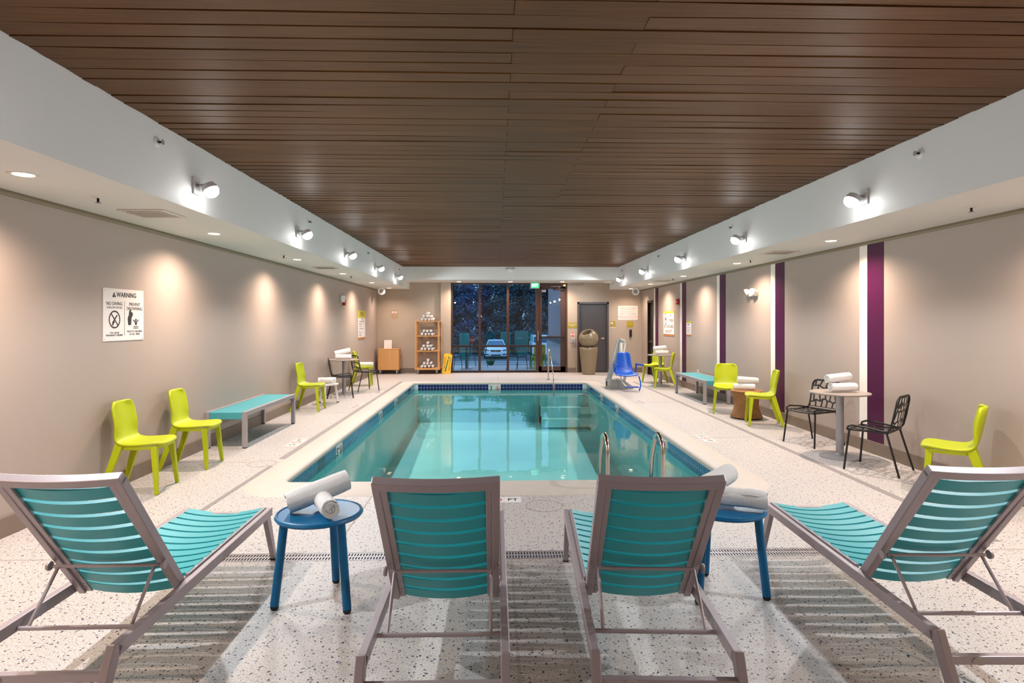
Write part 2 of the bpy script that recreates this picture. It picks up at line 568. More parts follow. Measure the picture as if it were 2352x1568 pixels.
# markers: side, centre along that side, number
MARK = {'back': [(-.02, '3')], 'left': [(8.02, '5'), (10.9, '4'), (12.6, '4')], 'right': [(8.3, '5'), (11.5, '4'), (13.2, '4')]}
for side in ('back', 'left', 'right', 'front'):
    a0, a1 = (PX0 + .1, PX1 - .1) if side in ('back', 'front') else (PY0 + .1, PY1 - .1)
    n = int((a1 - a0) / PT)
    st = (a1 - a0) / n
    for i in range(n):
        a = a0 + st * (i + .5)
        if any(abs(a - c) < .165 for c, _ in MARK.get(side, [])):
            continue
        for row in range(2):
            z = TZ - PT * (row + .5)
            if side == 'back':
                key = 'navy_tile'; p = (a, PY1 - .004, z); rz = 0
            elif side == 'front':
                key = 'teal_sheen_tile'; p = (a, PY0 + .004, z); rz = 0
            else:
                key = 'teal_sheen_tile'; rz = PI / 2
                p = (PX0 + .004 if side == 'left' else PX1 - .004, a, z)
            if side == 'left' and 7.05 < a < 7.35:
                key = 'ink_tile'
            if side == 'left' and 14.3 < a < 14.6:
                key = 'ink_tile'
            single = row < 2 and (side == 'back' or (side in ('left', 'right') and 6.2 < a < 9.3)) or key == 'ink_tile'
            if single:
                o = link('tile', tile_me[key], basin, p, rot=(0, 0, rz))
            else:
                rest[key].box(p, (.0725, .008, .0725) if rz == 0 else (.008, .0725, .0725))
for k, bb in rest.items():
    o = bb.build('waterline_tiles', M[k], basin); o['kind'] = 'stuff'
def ring(b, cx, cy, r0, r1, z0, z1, n=24):
    lp = []
    for r, z in ((r0, z0), (r1, z0), (r1, z1), (r0, z1), (r0, z0)):
        lp.append([(cx + r * math.cos(2 * PI * j / n), cy + r * math.sin(2 * PI * j / n), z) for j in range(n)])
    return b.loft(lp)


for side, lst in MARK.items():
    for c, num in lst:
        if side == 'back':
            pos, rot = (c, PY1 - .008, TZ - .09), (PI / 2, 0, 0)
        elif side == 'left':
            pos, rot = (PX0 + .008, c, TZ - .09), (PI / 2, 0, PI / 2)
        else:
            pos, rot = (PX1 - .008, c, TZ - .09), (PI / 2, 0, -PI / 2)
        t = thing('depth_marker', 'white %s FT tile pair in the %s pool waterline%s' % (num, {'back': 'far', 'left': 'left', 'right': 'right'}[side], '' if num != '4' else (', nearer of two' if c < 12 else ', farther of two')), 'depth marker', pos, rot=rot, group='depth markers along the waterline')
        for s in (-1, 1):
            MB().box((s * .079, 0, 0), (.154, .17, .009)).build('tile', M['tile_white'], t)
        text(num, .15, (-.10, -.005, .006), t, M['sign_ink'], bold=.003)
        text('FT', .05, (-.035, .03, .006), t, M['sign_ink'])
        ring(MB(), .079, 0, .045, .058, .004, .0065).build('prohibition_ring', M['pink'], t)
        MB().box((.079, 0, .005), (.012, .10, .003), (0, 0, R(45))).build('slash', M['pink'], t)
        MB().box((.075, .0, .005), (.018, .06, .002), (0, 0, R(-30))).build('diver', M['sign_ink'], t)
wm = MB(); nx, ny = 12, 24
wm.add([(x, y, ZW) for x, y, _ in rrect(PX0 + .004, PX1 - .004, PY0 + .004, PY1 - .004, .1, 0, 10)], [tuple(range(44))])
wt = wm.build('pool_water', M['water'])
wt['kind'] = 'stuff'; tag(wt, 'still turquoise water filling the pool', 'water')

# walls
wl = struct(MB().span(XL - .15, XL, YF - .15, YB + .15, -.05, 3.3).build('wall_left', M['wall']))
wr = MB().span(XR, XR + .15, YF - .15, 17.0, -.05, 3.3).span(XR, XR + .15, 17.62, YB + .15, -.05, 3.3).span(XR, XR + .15, 17.0, 17.62, 2.2, 3.3)
struct(wr.build('wall_right', M['wall']))
wb = MB()
WX0, WX1, WZ1 = -1.37, 2.235, 2.775      # storefront opening
GX0, GX1, GZ1 = 2.545, 3.525, 2.19       # grey door opening
for x0, x1, z0, z1 in ((XL - .15, WX0, -.05, 3.3), (WX1, GX0, -.05, 3.3), (GX1, XR + .15, -.05, 3.3), (WX0, WX1, WZ1, 3.3), (GX0, GX1, GZ1, 3.3)):
    wb.span(x0, x1, YB, YB + .15, z0, z1)
struct(wb.build('wall_back', M['wall_back']))
struct(MB().span(XL - .15, XR + .15, YF - .15, YF, -.05, 3.3).build('wall_front', M['wall']))
struct(MB().span(-1.68, WX0, YB - .14, YB + .01, 0, ZB + .05).build('wall_pier', M['wall_back'], bevel=.004))

# baseboards and the shadow reveal at the wall heads
struct(MB().span(XL, XL + .014, YF, YB, 0, .15).build('baseboard_left', M['base'], bevel=.004))
struct(MB().span(XR - .014, XR, YF, 16.97, 0, .15).build('baseboard_right', M['base'], bevel=.004))
b = MB()
for x0, x1 in ((XL, -1.68), (WX1, GX0 - .06), (GX1 + .06, XR)):
    b.span(x0, x1, YB - .014, YB, 0, .15)
b.span(-1.68, WX0, YB - .154, YB - .14, 0, .15)
struct(b.build('baseboard_back', M['base'], bevel=.004))
struct(MB().span(XL, XL + .012, YF, YB, ZS - .042, ZS).build('trim_4', M['reveal']))
struct(MB().span(XR - .012, XR, YF, YB, ZS - .042, ZS).build('trim_5', M['reveal']))
# purple and white bands on the right wall
n = 6
for y in (6.83, 9.22, 11.61, 14.04, 16.46):
    struct(MB().span(XR - .004, XR, y, y + .305, .15, ZS - .042).build('trim_%d' % n, M['purple'])); n += 1
    struct(MB().span(XR - .003, XR, y + .305, y + .46, .15, ZS - .042).build('trim_%d' % n, M['white_band'])); n += 1

# soffits
def shell(name, x0, x1, y0, y1, z0, z1, mat):
    return struct(MB().span(x0, x1, y0, y1, z0, z1).build(name, mat))


shell('soffit_left', XL, SL, YF, YB, ZS, 3.3, M['white_paint'])
shell('soffit_right', SR, XR, YF, YB, ZS, 3.3, M['white_paint'])
shell('soffit_rear', SL, SR, YBH, YB, ZB, 3.3, M['white_paint'])

# plank ceiling
ceil = struct(MB().span(SL, SR, YF, YBH, ZC + .03, ZC + .1).build('ceiling', M['dark']))
PP = .1428
plank_me = {}
JA, JB = .095, .79


def plank_mesh(x0, x1, seed):
    rnd = random.Random(seed)
    L_, n = x1 - x0, 14
    a1, a2, p1, p2 = rnd.uniform(.001, .0045), rnd.uniform(.000, .003), rnd.uniform(0, 6), rnd.uniform(0, 6)
    b = MB(); loops = []
    for i in range(n + 1):
        x = x0 + .0015 + (L_ - .003) * i / n
        e0 = a1 * math.sin(2.1 * x + p1) + .0012 * math.sin(5 * x + p2)
        e1 = a1 * math.sin(1.7 * x + p2) + .0012 * math.sin(4 * x + p1)
        h = a2 * math.sin(1.3 * x + p2) + .0015 * math.sin(3.1 * x + p1)
        y0, y1 = -PP / 2 + .0062 + e0, PP / 2 - .0062 + e1
        loops.append([(x, y0, h), (x, y1, h * -.5), (x, y1, .022), (x, y0, .022)])
    b.loft(loops, cap=True)
    return b.mesh('plank', M['plank'])


for v in range(7):
    plank_me['A', v] = (plank_mesh(SL, JA, v), plank_mesh(JA, SR, v + 20))
    plank_me['B', v] = (plank_mesh(SL, JB, v + 40), plank_mesh(JB, SR, v + 60))
i = 0
y = YBH - PP / 2
rp = random.Random(5)
while y > YF:
    key = ('A', 'B')[i % 2]
    for s in (0, 1):
        o = link('plank', plank_me[key, rp.randrange(7)][s], ceil, (0, y, ZC + rp.uniform(-.0025, .0025)), rot=(R(rp.uniform(-.9, .9)), 0, 0))
    y -= PP; i += 1

# storefront: frame bars, panes, door
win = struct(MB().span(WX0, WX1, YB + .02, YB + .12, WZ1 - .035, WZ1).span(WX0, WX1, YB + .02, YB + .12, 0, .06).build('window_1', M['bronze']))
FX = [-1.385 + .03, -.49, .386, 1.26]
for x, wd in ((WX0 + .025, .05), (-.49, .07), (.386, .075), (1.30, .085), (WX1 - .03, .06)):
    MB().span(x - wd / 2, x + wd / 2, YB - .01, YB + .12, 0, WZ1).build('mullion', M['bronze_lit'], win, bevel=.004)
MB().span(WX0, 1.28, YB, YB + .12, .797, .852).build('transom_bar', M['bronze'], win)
for x0, x1 in ((WX0 + .05, -.525), (-.455, .349), (.424, 1.258)):
    for z0, z1 in ((.06, .797), (.852, WZ1 - .035)):
        MB().span(x0, x1, YB + .06, YB + .068, z0, z1).build('pane', M['glass'], win)
DX0, DX1, DZ1 = 1.345, 2.175, 2.66
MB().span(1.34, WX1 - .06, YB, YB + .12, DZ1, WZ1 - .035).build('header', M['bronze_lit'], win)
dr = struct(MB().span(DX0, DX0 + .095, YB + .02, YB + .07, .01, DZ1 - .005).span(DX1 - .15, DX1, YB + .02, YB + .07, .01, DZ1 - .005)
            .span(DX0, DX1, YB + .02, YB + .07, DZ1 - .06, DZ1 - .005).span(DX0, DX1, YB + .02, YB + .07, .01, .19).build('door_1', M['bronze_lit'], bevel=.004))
MB().span(DX0 + .095, DX1 - .15, YB + .04, YB + .048, .19, DZ1 - .06).build('pane', M['glass'], dr)
MB().span(DX0 + .02, DX1 - .02, YB - .03, YB + .02, 1.07, 1.125).build('push_bar', M['bronze'], dr, bevel=.01)
MB().span(DX0 - .035, DX0 - .015, YB - .05, YB - .012, .98, 1.29).build('door_handle', M['grey_metal'], dr, bevel=.006)
cl = MB().span(1.78, 2.12, YB - .06, YB + .0, 2.55, 2.62).build('door_closer', M['bronze'], dr, bevel=.008)
MB().bar((1.95, YB - .04, 2.60), (2.0, YB - .14, 2.66), .02, .012).bar((2.0, YB - .14, 2.66), (1.72, YB - .05, 2.665), .02, .012).build('closer_arm', M['grey_metal'], dr)
text('103', .10, (1.5, YB + .015, 2.53), dr, M['sign_white'], 'door_number', rot=(PI / 2, 0, 0), bold=.003)
MB().box((2.14, YB - .03, 2.705), (.06, .05, .04)).build('amber_indicator', M['amber'], dr, bevel=.008)

# grey service door in the back wall
fr = MB().span(GX0, GX0 + .06, YB - .03, YB + .12, 0, GZ1).span(GX1 - .06, GX1, YB - .03, YB + .12, 0, GZ1).span(GX0, GX1, YB - .03, YB + .12, GZ1 - .06, GZ1)
d2 = struct(fr.build('door_2', M['door_trim'], bevel=.004))
MB().span(GX0 + .06, GX1 - .06, YB + .05, YB + .09, .01, GZ1 - .06).build('door_leaf', M['door_grey'], d2)
MB().span(GX0 + .06, GX1 - .06, YB, YB + .12, -.01, .012).build('threshold', M['bronze'], d2)
hb = MB().tube([(3.36, YB + .055, 1.06), (3.36, YB - .02, 1.06)], .014, 10).tube([(3.36, YB - .015, 1.06), (3.27, YB - .015, 1.055)], .011, 10).lathe([(.034, 0), (.034, .012)], 16, (3.36, YB + .05, 1.06), Matrix.Rotation(PI / 2, 3, 'X'))
hb.build('door_handle', M['steel'], d2, smooth=True)
# dark glazed door in the right wall, by the corner
d3 = struct(MB().span(XR - .012, XR + .14, 17.0, 17.06, 0, 2.2).span(XR - .012, XR + .14, 17.56, 17.62, 0, 2.2).span(XR - .012, XR + .14, 17.0, 17.62, 2.14, 2.2).build('door_3', M['bronze']))
MB().span(XR + .06, XR + .1, 17.06, 17.56, 0, 2.14).build('door_leaf', M['dark'], d3)
MB().span(XR + .02, XR + .06, 17.06, 17.56, .96, 1.02).build('push_bar', M['bronze_lit'], d3)
shell('wall_closet', XR + .2, XR + .25, 16.8, 17.8, -.05, 2.6, M['dark'])


# ------------------------------------------------------------------ lamps
def flood_light(side, y, label):
    x = SL if side < 0 else SR
    s = 1 if side < 0 else -1          # towards the pool
    t = thing('flood_light', label, 'light', (x, y, 2.79), rz=0 if s > 0 else PI, group='flood lights on the soffit faces')
    MB().span(0, .022, -.055, .055, -.075, .075).build('back_plate', M['flood_body'], t, bevel=.004)
    MB().tube([(.02, 0, .0), (.07, 0, .01), (.10, 0, -.01)], .011, 8).build('arm', M['grey_metal'], t, smooth=True)
    ax = Vector((.5, 0, -.866))
    m3 = ax.to_track_quat('Z', 'Y').to_matrix()
    c = Vector((.125, 0, -.015))
    MB().lathe([(.03, -.035), (.056, -.03), (.066, .0), (.068, .022), (.062, .022)], 20, c, m3).build('lamp_head', M['flood_body'], t, smooth=True)
    MB().lathe([(.066, .0), (.066, .02), (.055, .05), (.03, .068), (.01, .072)], 20, c + ax * .016, m3).build('lens', M['lens'], t, smooth=True)
    ld = bpy.data.lights.new('flood_lamp', 'SPOT')
    ld.energy = FLOOD_W * (.14 if y < 1 else 1.5 if y < 4 else 1.0); ld.color = FLOOD_C; ld.spot_size = R(174); ld.spot_blend = .3; ld.shadow_soft_size = .03
    lo_ = bpy.data.objects.new('flood_lamp', ld); COL.objects.link(lo_)
    lo_.parent = t
    lo_.location = c + ax * .095
    lo_.rotation_euler = (-ax).to_track_quat('Z', 'Y').to_euler()
    return t


ORD = ['nearest', 'second nearest', 'third nearest', 'fourth nearest', 'fifth nearest', 'sixth nearest', 'seventh nearest']
for side, ys in ((-1, (.1, 2.7, 5.3, 7.98, 10.5, 13.1, 15.7)), (1, (.2, 2.85, 5.58, 8.32, 10.97, 13.7, 16.3))):  # first flood of each row is unseen, added to fill the foreground
    k = 0
    nm = 'left' if side < 0 else 'right'
    for y in ys:
        if y < 5:
            lab = 'bright white flood light on the %s soffit face, out of the picture %s' % (nm, 'beside the loungers' if y > 2 else ('added as fill' if y > -1 else 'behind the camera'))
        else:
            lab = 'bright white flood light on the %s soffit face, %s of five' % (nm, ORD[k]); k += 1
        flood_light(side, y, lab)


def downlight(x, y, z, label, watt=DOWN_W, group='warm recessed downlights'):
    t = thing('downlight', label, 'light', (x, y, z), group=group)
    MB().lathe([(.062, -.002), (.088, -.006), (.092, 0), (.062, .0)], 24).build('trim_ring', M['white_plastic'], t, smooth=True)
    MB().lathe([(.06, -.004), (.06, .001)], 24).build('diffuser', M['diffuser'], t)
    ld = bpy.data.lights.new('downlight_lamp', 'SPOT')
    ld.energy = watt; ld.color = DOWN_C; ld.spot_size = R(150); ld.spot_blend = 1.0; ld.shadow_soft_size = .05
    lo_ = bpy.data.objects.new('downlight_lamp', ld); COL.objects.link(lo_)
    lo_.parent = t; lo_.location = (0, 0, -.02)
    return t


for nm, x, ys in (('left', -3.14, (1.35, 4.03, 6.7, 9.47, 12.28, 15.15, 17.6)), ('right', 4.08, (1.5, 4.3, 7.09, 9.9, 12.75, 15.5, 17.75))):
    k = 0
    for y in ys:
        if y < (4 if nm == 'left' else 5):
            lab = 'warm downlight in the %s soffit, out of the picture %s' % (nm, 'behind the camera' if y < 0 else ('added as fill' if y < 2 else 'nearest the front chairs'))
        else:
            lab = 'warm round downlight in the underside of the %s soffit, %s' % (nm, ORD[k]); k += 1
        downlight(x, y, ZS, lab, DOWN_W * (.45 if y > 17 else 1))
for x, p in ((-1.10, 'over the left window pane'), (.45, 'over the middle mullion'), (2.02, 'over the glass door')):
    downlight(x, 17.85, ZB, 'warm downlight in the rear bulkhead ' + p, DOWN_W * .8)


# ------------------------------------------------------------------ loungers
def make_lounger(label, loc, rz):
    t = thing('sun_lounger', label, 'sun lounger', loc, rz, 'sun loungers facing the pool')
    O = 3.1                                    # local y = depth - O
    W = .2875
    for s in (-1, 1):
        x = s * (W - .0175)
        MB().bar((x, 2.295 - O, .322), (x, 3.92 - O, .342), .035, .052).build('rail', M['frame'], t, bevel=.004)
        MB().bar((x, 2.30 - O, .345), (x, 2.12 - O, .0), .035, .055, h1=.04).build('leg', M['frame'], t, bevel=.004)
        lg = MB().bar((x, 3.85 - O, .345), (x, 3.985 - O, .012), .033, .062, h1=.034).build('leg', M['frame'], t, bevel=.004)
        MB().box((x, 3.988 - O, .006), (.036, .036, .012)).build('foot_pad', M['rubber'], lg)
        xs = s * (W - .035 - .02)
        # seat side channel
        MB().bar((x - s * .026, 2.90 - O, .352), (x - s * .026, 3.90 - O, .362), .02, .028).build('seat_channel', M['frame'], t, bevel=.003)
        # back stiles
        p0, p1 = Vector((s * .234, 2.885 - O, .30)), Vector((s * .234, 2.385 - O, .966))
        MB().bar(p0, p1, .032, .042).build('back_stile', M['frame'], t, bevel=.004)
        MB().bar(p0 - Vector((s * .028, 0, 0)), p1 - Vector((s * .028, 0, .02)), .026, .016).build('back_channel', M['frame'], t, bevel=.003)
        rv = MB()
        dd = (p1 - p0)
        nb = Vector((0, -dd.z, dd.y)).normalized()
        m3 = nb.to_track_quat('Z', 'Y').to_matrix()
        for i in range(9):
            for e in (-.016, .016):
                q = p0 + dd * ((i + .62) / 9.3) + dd.normalized() * e - Vector((s * .028, 0, 0)) + nb * .007
                rv.lathe([(.006, 0), (.0045, .004)], 8, q, m3)
        r_ = rv.build('rivets', M['grey_metal'], t); r_['kind'] = 'stuff'
    ax = (Vector((0, 2.385, .966)) - Vector((0, 2.885, .30))); Lb = ax.length; ax.normalize()
    nb = Vector((0, -ax.z, ax.y))              # rear-down normal of the back
    # curved top bar
    b = MB(); loops = []
    for i in range(13):
        x = -.25 + .5 * i / 12
        sag = .014 * (1 - (x / .25) ** 2)
        c = Vector((x, 2.385 - O, .966)) + nb * sag
        loops.append([c + ax * u + nb * v for u, v in ((-.022, -.019), (.022, -.019), (.022, .019), (-.022, .019))])
    b.loft(loops, cap=True).build('top_bar', M['frame'], t, bevel=.004)
    # straps of the back: nine, of the seat: twelve
    key = 'strap_back'
    if 'strap' not in KIDS:
        def strap(width, half, sag, th):
            b = MB(); loops = []
            for i in range(13):
                x = -half + 2 * half * i / 12
                d = -sag * (1 - (x / half) ** 2)
                loops.append([(x, -width / 2, d - th / 2), (x, width / 2, d - th / 2), (x, width / 2, d + th / 2), (x, -width / 2, d + th / 2)])
            return b.loft(loops, cap=True).mesh('slat', M['slat'], True)
        KIDS['strap'] = (strap(.068, .203, -.024, .016), strap(.071, .243, .03, .015))
    pb = .089
    # orientation: local y of strap along the back (upwards), local z = front normal
    mrot = Matrix((Vector((1, 0, 0)), ax, nb)).transposed().to_euler()
    for i in range(9):
        q = Vector((0, 2.885 - O, .30)) + ax * (.045 + pb * i) + nb * -.006
        link('slat', KIDS['strap'][0], t, q, rot=mrot)
    for i in range(11):
        y = 2.945 + .0915 * i
        link('slat', KIDS['strap'][1], t, (0, y - O, .360 + .008 * (y - 2.83)), rot=(.006, 0, 0))
    # crossbars, swing brace
    MB().bar((-W + .035, 3.88 - O, .335), (W - .035, 3.88 - O, .335), .03, .035, (0, 0, 1)).build('front_crossbar', M['frame'], t, bevel=.003)
    cb = MB().bar((-W + .03, 2.255 - O, .25), (W - .03, 2.255 - O, .25), .034, .03, (0, 0, 1)).build('rear_crossbar', M['frame'], t, bevel=.004)
    MB().lathe([(.03, 0), (.03, .003)], 20, (-.14, 2.24 - O, .25), Matrix.Rotation(PI / 2, 3, 'X') @ Matrix.Scale(.55, 3, (0, 1, 0))).build('badge', M['joint'], cb)
    hy, hz = 2.725, .528
    u = MB().tube([(-.232, hy - O - .045, hz - .03), (.232, hy - O - .045, hz - .03)], .0085, 8)
    for s in (-1, 1):
        u.tube([(s * .212, hy - O - .045, hz - .03), (s * .212, 2.505 - O, .315)], .0075, 8)
    u.tube([(-W + .02, 2.50 - O, .312), (W - .02, 2.50 - O, .312)], .0095, 8)
    u.build('support_brace', M['frame'], t, smooth=True)
    for s in (-1, 1):
        MB().lathe([(.02, -.006), (.022, 0), (.02, .006)], 14, (s * .252, hy - O - .045, hz - .028), Matrix.Rotation(PI / 2, 3, 'Y')).build('pivot', M['frame'], t, smooth=True)
    return t


make_lounger('teal strapped sun lounger at far left, beside the lime chairs', (-1.755, 3.14, 0), R(.5))
make_lounger('teal strapped sun lounger left of centre, beside the left blue side table', (-.232, 3.04, 0), 0)
make_lounger('teal strapped sun lounger right of centre, in front of the pool ladder', (.692, 3.04, 0), R(-3))
make_lounger('teal strapped sun lounger at far right, in front of the lime chair', (2.09, 3.155, 0), R(-1.7))


# ------------------------------------------------------------------ blue and white side tables
def side_table(name, label, loc, rz, h, rad, foot, mat, group=None):
    t = thing(name, label, 'side table', loc, rz, group)
    MB().lathe([(.01, h - .03), (rad - .03, h - .03), (rad - .008, h - .026), (rad, h - .015), (rad - .006, h - .002), (rad - .016, h + .001), (rad - .021, h - .004), (.01, h - .004)], 48).build('table_top', mat, t, smooth=True)
    for k in range(3):
        a = 2 * PI * k / 3
        d = Vector((math.cos(a), math.sin(a), 0))
        lg = MB().tube([d * (rad - .055) + Vector((0, 0, h - .028)), d * foot + Vector((0, 0, .022))], .0235, 16).build('leg', mat, t, smooth=True)
        MB().lathe([(.016, 0), (.022, .008), (.0235, .024)], 16, d * foot).build('foot_cap', M['rubber'], lg, smooth=True)
    return t


bt1 = side_table('side_table', 'round blue metal side table under towels, left of the middle loungers', (-1.005, 3.415, 0), R(83), .515, .243, .24, M['blue_metal'], 'blue side tables')
side_table('side_table', 'round blue metal side table under towels, right of the middle loungers', (1.343, 3.457, 0), R(-24.5), .515, .243, .236, M['blue_metal'], 'blue side tables')
side_table('stool', 'small white three-legged stool holding towels beside a lime chair', (-3.27, 11.62, 0), R(-90), .385, .21, .2, M['white_metal'])


# ------------------------------------------------------------------ towels
def towel_mesh(rad, length, turns=3.6, wob=.0, seed=1, rib=0):
    rnd = random.Random(seed)
    b = MB()
    per = 48 if rib else 18
    n = int(turns * per)
    th = rad / (turns + .15)
    nl = 9
    loops = []
    for j in range(nl):
        u = j / (nl - 1)
        x = (u - .5) * length
        out, inn = [], []
        for i in range(n + 1):
            a = 2 * PI * turns * i / n
            r = .006 + (rad - .006) * i / n
            rr = r * (1 - .05 * abs(2 * u - 1) ** 3) * (1 + wob * math.sin(3 * u * PI + a * .5 + seed))
            ro = rr; ri = max(.002, rr - th * .82)
            ro = ri + (ro - ri) * min(1, max(.08, (n - i) / (5 if not rib else 12)))
            if rib and i > n - per:
                ro *= 1 + .02 * abs(math.sin(a * 6))
            s = 1 + .04 * math.sin(a * 1.0 + seed)
            xx = x + (.004 * math.sin(a * 1.7 + seed)) * (1 if j in (0, nl - 1) else 0)
            out.append((xx, ro * math.cos(a) * s, ro * math.sin(a) * .95))
            inn.append((xx, ri * math.cos(a) * s, ri * math.sin(a) * .95))
        loops.append(out + inn[::-1])
    b.loft(loops)
    k = n + 1
    for j in (0, nl - 1):
        base = j * 2 * k
        for i in range(n):
            b.f.append((base + i, base + i + 1, base + 2 * k - 2 - i, base + 2 * k - 1 - i))
    return b.mesh('towel', M['towel'], True)


TW = {'near_a': towel_mesh(.072, .35, 4.25, .02, 1, 1), 'near_b': towel_mesh(.062, .28, 3.75, .04, 2, 1), 'mid': towel_mesh(.06, .33, 3.4, .02, 3), 'shelf': towel_mesh(.052, .34, 2.6, .01, 4)}


def towel(kind, label, loc, rot, group=None):
    o = link('rolled_towel', TW[kind], None, loc, rot=rot)
    return tag(o, label, 'towel', group)


# near pair on each blue table (one roll rests across the other)
towel('near_b', 'rolled white towel lying on the left blue table, end facing the loungers', (-.955, 3.36, .578), (-2.2, 0, R(118)))
towel('near_a', 'rolled white towel leaning across another on the left blue table', (-1.02, 3.44, .625), (-.9, R(-16), R(24)))
towel('near_b', 'rolled white towel lying on the right blue table, end facing out', (1.42, 3.39, .578), (-2.2, 0, R(-25)))
towel('near_a', 'rolled white towel propped behind another on the right blue table', (1.315, 3.55, .63), (-.9, R(-9), R(35)))


# ------------------------------------------------------------------ lime chairs
def build_lime(label, loc, rz):
    t = thing('side_chair', label, 'chair', loc, rz, 'lime plastic chairs')
    prof = [(.232, .434), (.225, .452), (.19, .459), (.12, .455), (.04, .449), (-.04, .446), (-.10, .450), (-.145, .466), (-.175, .50), (-.192, .55), (-.205, .61), (-.217, .67), (-.229, .73), (-.239, .785), (-.246, .825), (-.249, .845)]
    wid = [.165, .185, .21, .226, .228, .222, .212, .207, .203, .201, .20, .198, .196, .192, .176, .128]
    nu = 10
    vs, fs = [], []
    for (x, z), w_ in zip(prof, wid):
        for j in range(nu + 1):
            u = -1 + 2 * j / nu
            back = max(0, min(1, (z - .47) / .15))
            front = max(0, 1 - back)
            dx = .055 * u * u * back - (.018 * u ** 4 * front * (1 if x > .15 else 0))
            dz = .012 * u * u * front
            vs.append((x + dx, u * w_, z + dz))
    k = nu + 1
    for i in range(len(prof) - 1):
        for j in range(nu):
            fs.append((i * k + j, i * k + j + 1, (i + 1) * k + j + 1, (i + 1) * k + j))
    MB().add(vs, fs).build('seat_shell', M['lime'], t, smooth=True, solid=.028, sub=1)
    # skirt under the seat rim
    lp = []
    for zz, k_ in ((.447, 1.0), (.415, .965), (.415, .90), (.44, .90)):
        pts = []
        for i in range(32):
            a = 2 * PI * i / 32
            ca, sa = math.cos(a), math.sin(a)
            ex = 2 / 3.2
            px_ = .03 + .195 * math.copysign(abs(ca) ** ex, ca) * k_
            py_ = .213 * math.copysign(abs(sa) ** ex, sa) * k_
            pts.append((px_, py_, zz))
        lp.append(pts)
    MB().loft(lp).build('seat_rim', M['lime'], t, smooth=True)
    for s in (-1, 1):
        MB().bar((.165, s * .17, .44), (.205, s * .213, 0), .05, .056, (0, 1, 0), .032, .032).build('leg', M['lime'], t, bevel=.006)
        MB().bar((-.135, s * .165, .465), (-.285, s * .212, 0), .055, .07, (0, 1, 0), .03, .036).build('leg', M['lime'], t, bevel=.006)
    return t


lime = build_lime('lime plastic chair nearest the camera against the left wall', (-3.34, 5.735, 0), R(5))
for lab, loc, a in (
    ('lime plastic chair second along the left wall, beside the left bench', (-3.325, 6.66, 0), 4),
    ('lime plastic chair at the far end of the left bench, beside the white stool', (-3.33, 10.75, 0), 0),
    ('lime plastic chair with a white towel on its seat, behind the left cafe table', (-3.30, 14.86, 0), 5),
    ('lime plastic chair facing forward behind the far right cafe table', (4.13, 15.32, 0), 215),
    ('lime plastic chair seen from the side at the far right cafe table', (4.05, 14.12, 0), 163),
    ('lime plastic chair between the right bench and the wicker stool', (4.03, 10.23, 0), 250),
    ('lime plastic chair turned sideways in front of the wicker stool', (4.12, 9.06, 0), 164),
    ('lime plastic chair behind the far right sun lounger', (4.175, 5.30, 0), 141)):
    copy_tree(lime, lab, loc=loc, rz=R(a))


# ------------------------------------------------------------------ black perforated chairs
def web_mesh(name, nx, ny, place, inset, th, seed):
    """irregular honeycomb of flat bars, placed by place(u, v)"""
    rnd = random.Random(seed)
    bm = bmesh.new()
    cache = {}
    def vert(key, u, v):
        if key not in cache:
            ju = 0 if u <= .001 or u >= .999 else rnd.uniform(-.28, .28) / nx
            jv = 0 if v <= .001 or v >= .999 else rnd.uniform(-.3, .3) / ny
            cache[key] = bm.verts.new(place(min(1, max(0, u + ju)), min(1, max(0, v + jv))))
        return cache[key]
    for i in range(nx):
        for j in range(ny):
            ring_ = []
            def V(a, b):
                ring_.append(vert((a, b), a / (2 * nx), b / (2 * ny)))
            # brick layout of cells: odd rows shifted by half
            sh = 1 if j % 2 else 0
            a0, a1 = 2 * i + sh, 2 * i + 2 + sh
            if a1 > 2 * nx:
                a1 = 2 * nx
            if sh and i == 0:
                pass
            b0, b1 = 2 * j, 2 * j + 2
            V(a0, b0)
            if a1 - a0 > 1: V(a0 + 1, b0)
            V(a1, b0); V(a1, b1)
            if a1 - a0 > 1: V(a0 + 1, b1)
            V(a0, b1)
            if len(set(ring_)) >= 3:
                try:
                    bm.faces.new(ring_)
                except ValueError:
                    pass
        # half cell at the start of odd rows
    for j in range(1, ny, 2):
        r_ = [vert((0, 2 * j), 0, j / ny), vert((1, 2 * j), 1 / (2 * nx), j / ny), vert((1, 2 * j + 2), 1 / (2 * nx), (j + 1) / ny), vert((0, 2 * j + 2), 0, (j + 1) / ny)]
        try:
            bm.faces.new(r_)
        except ValueError:
            pass
    bm.normal_update()
    res = bmesh.ops.inset_individual(bm, faces=list(bm.faces), thickness=inset, depth=0, use_even_offset=True)
    inner = [f for f in bm.faces if f not in set(res['faces'])]
    bmesh.ops.delete(bm, geom=inner, context='FACES')
    bm.normal_update()
    ext = bmesh.ops.solidify(bm, geom=list(bm.faces), thickness=th)
    me = bpy.data.meshes.new(name); bm.to_mesh(me); bm.free()
    me.materials.append(M['black_metal'])
    return me


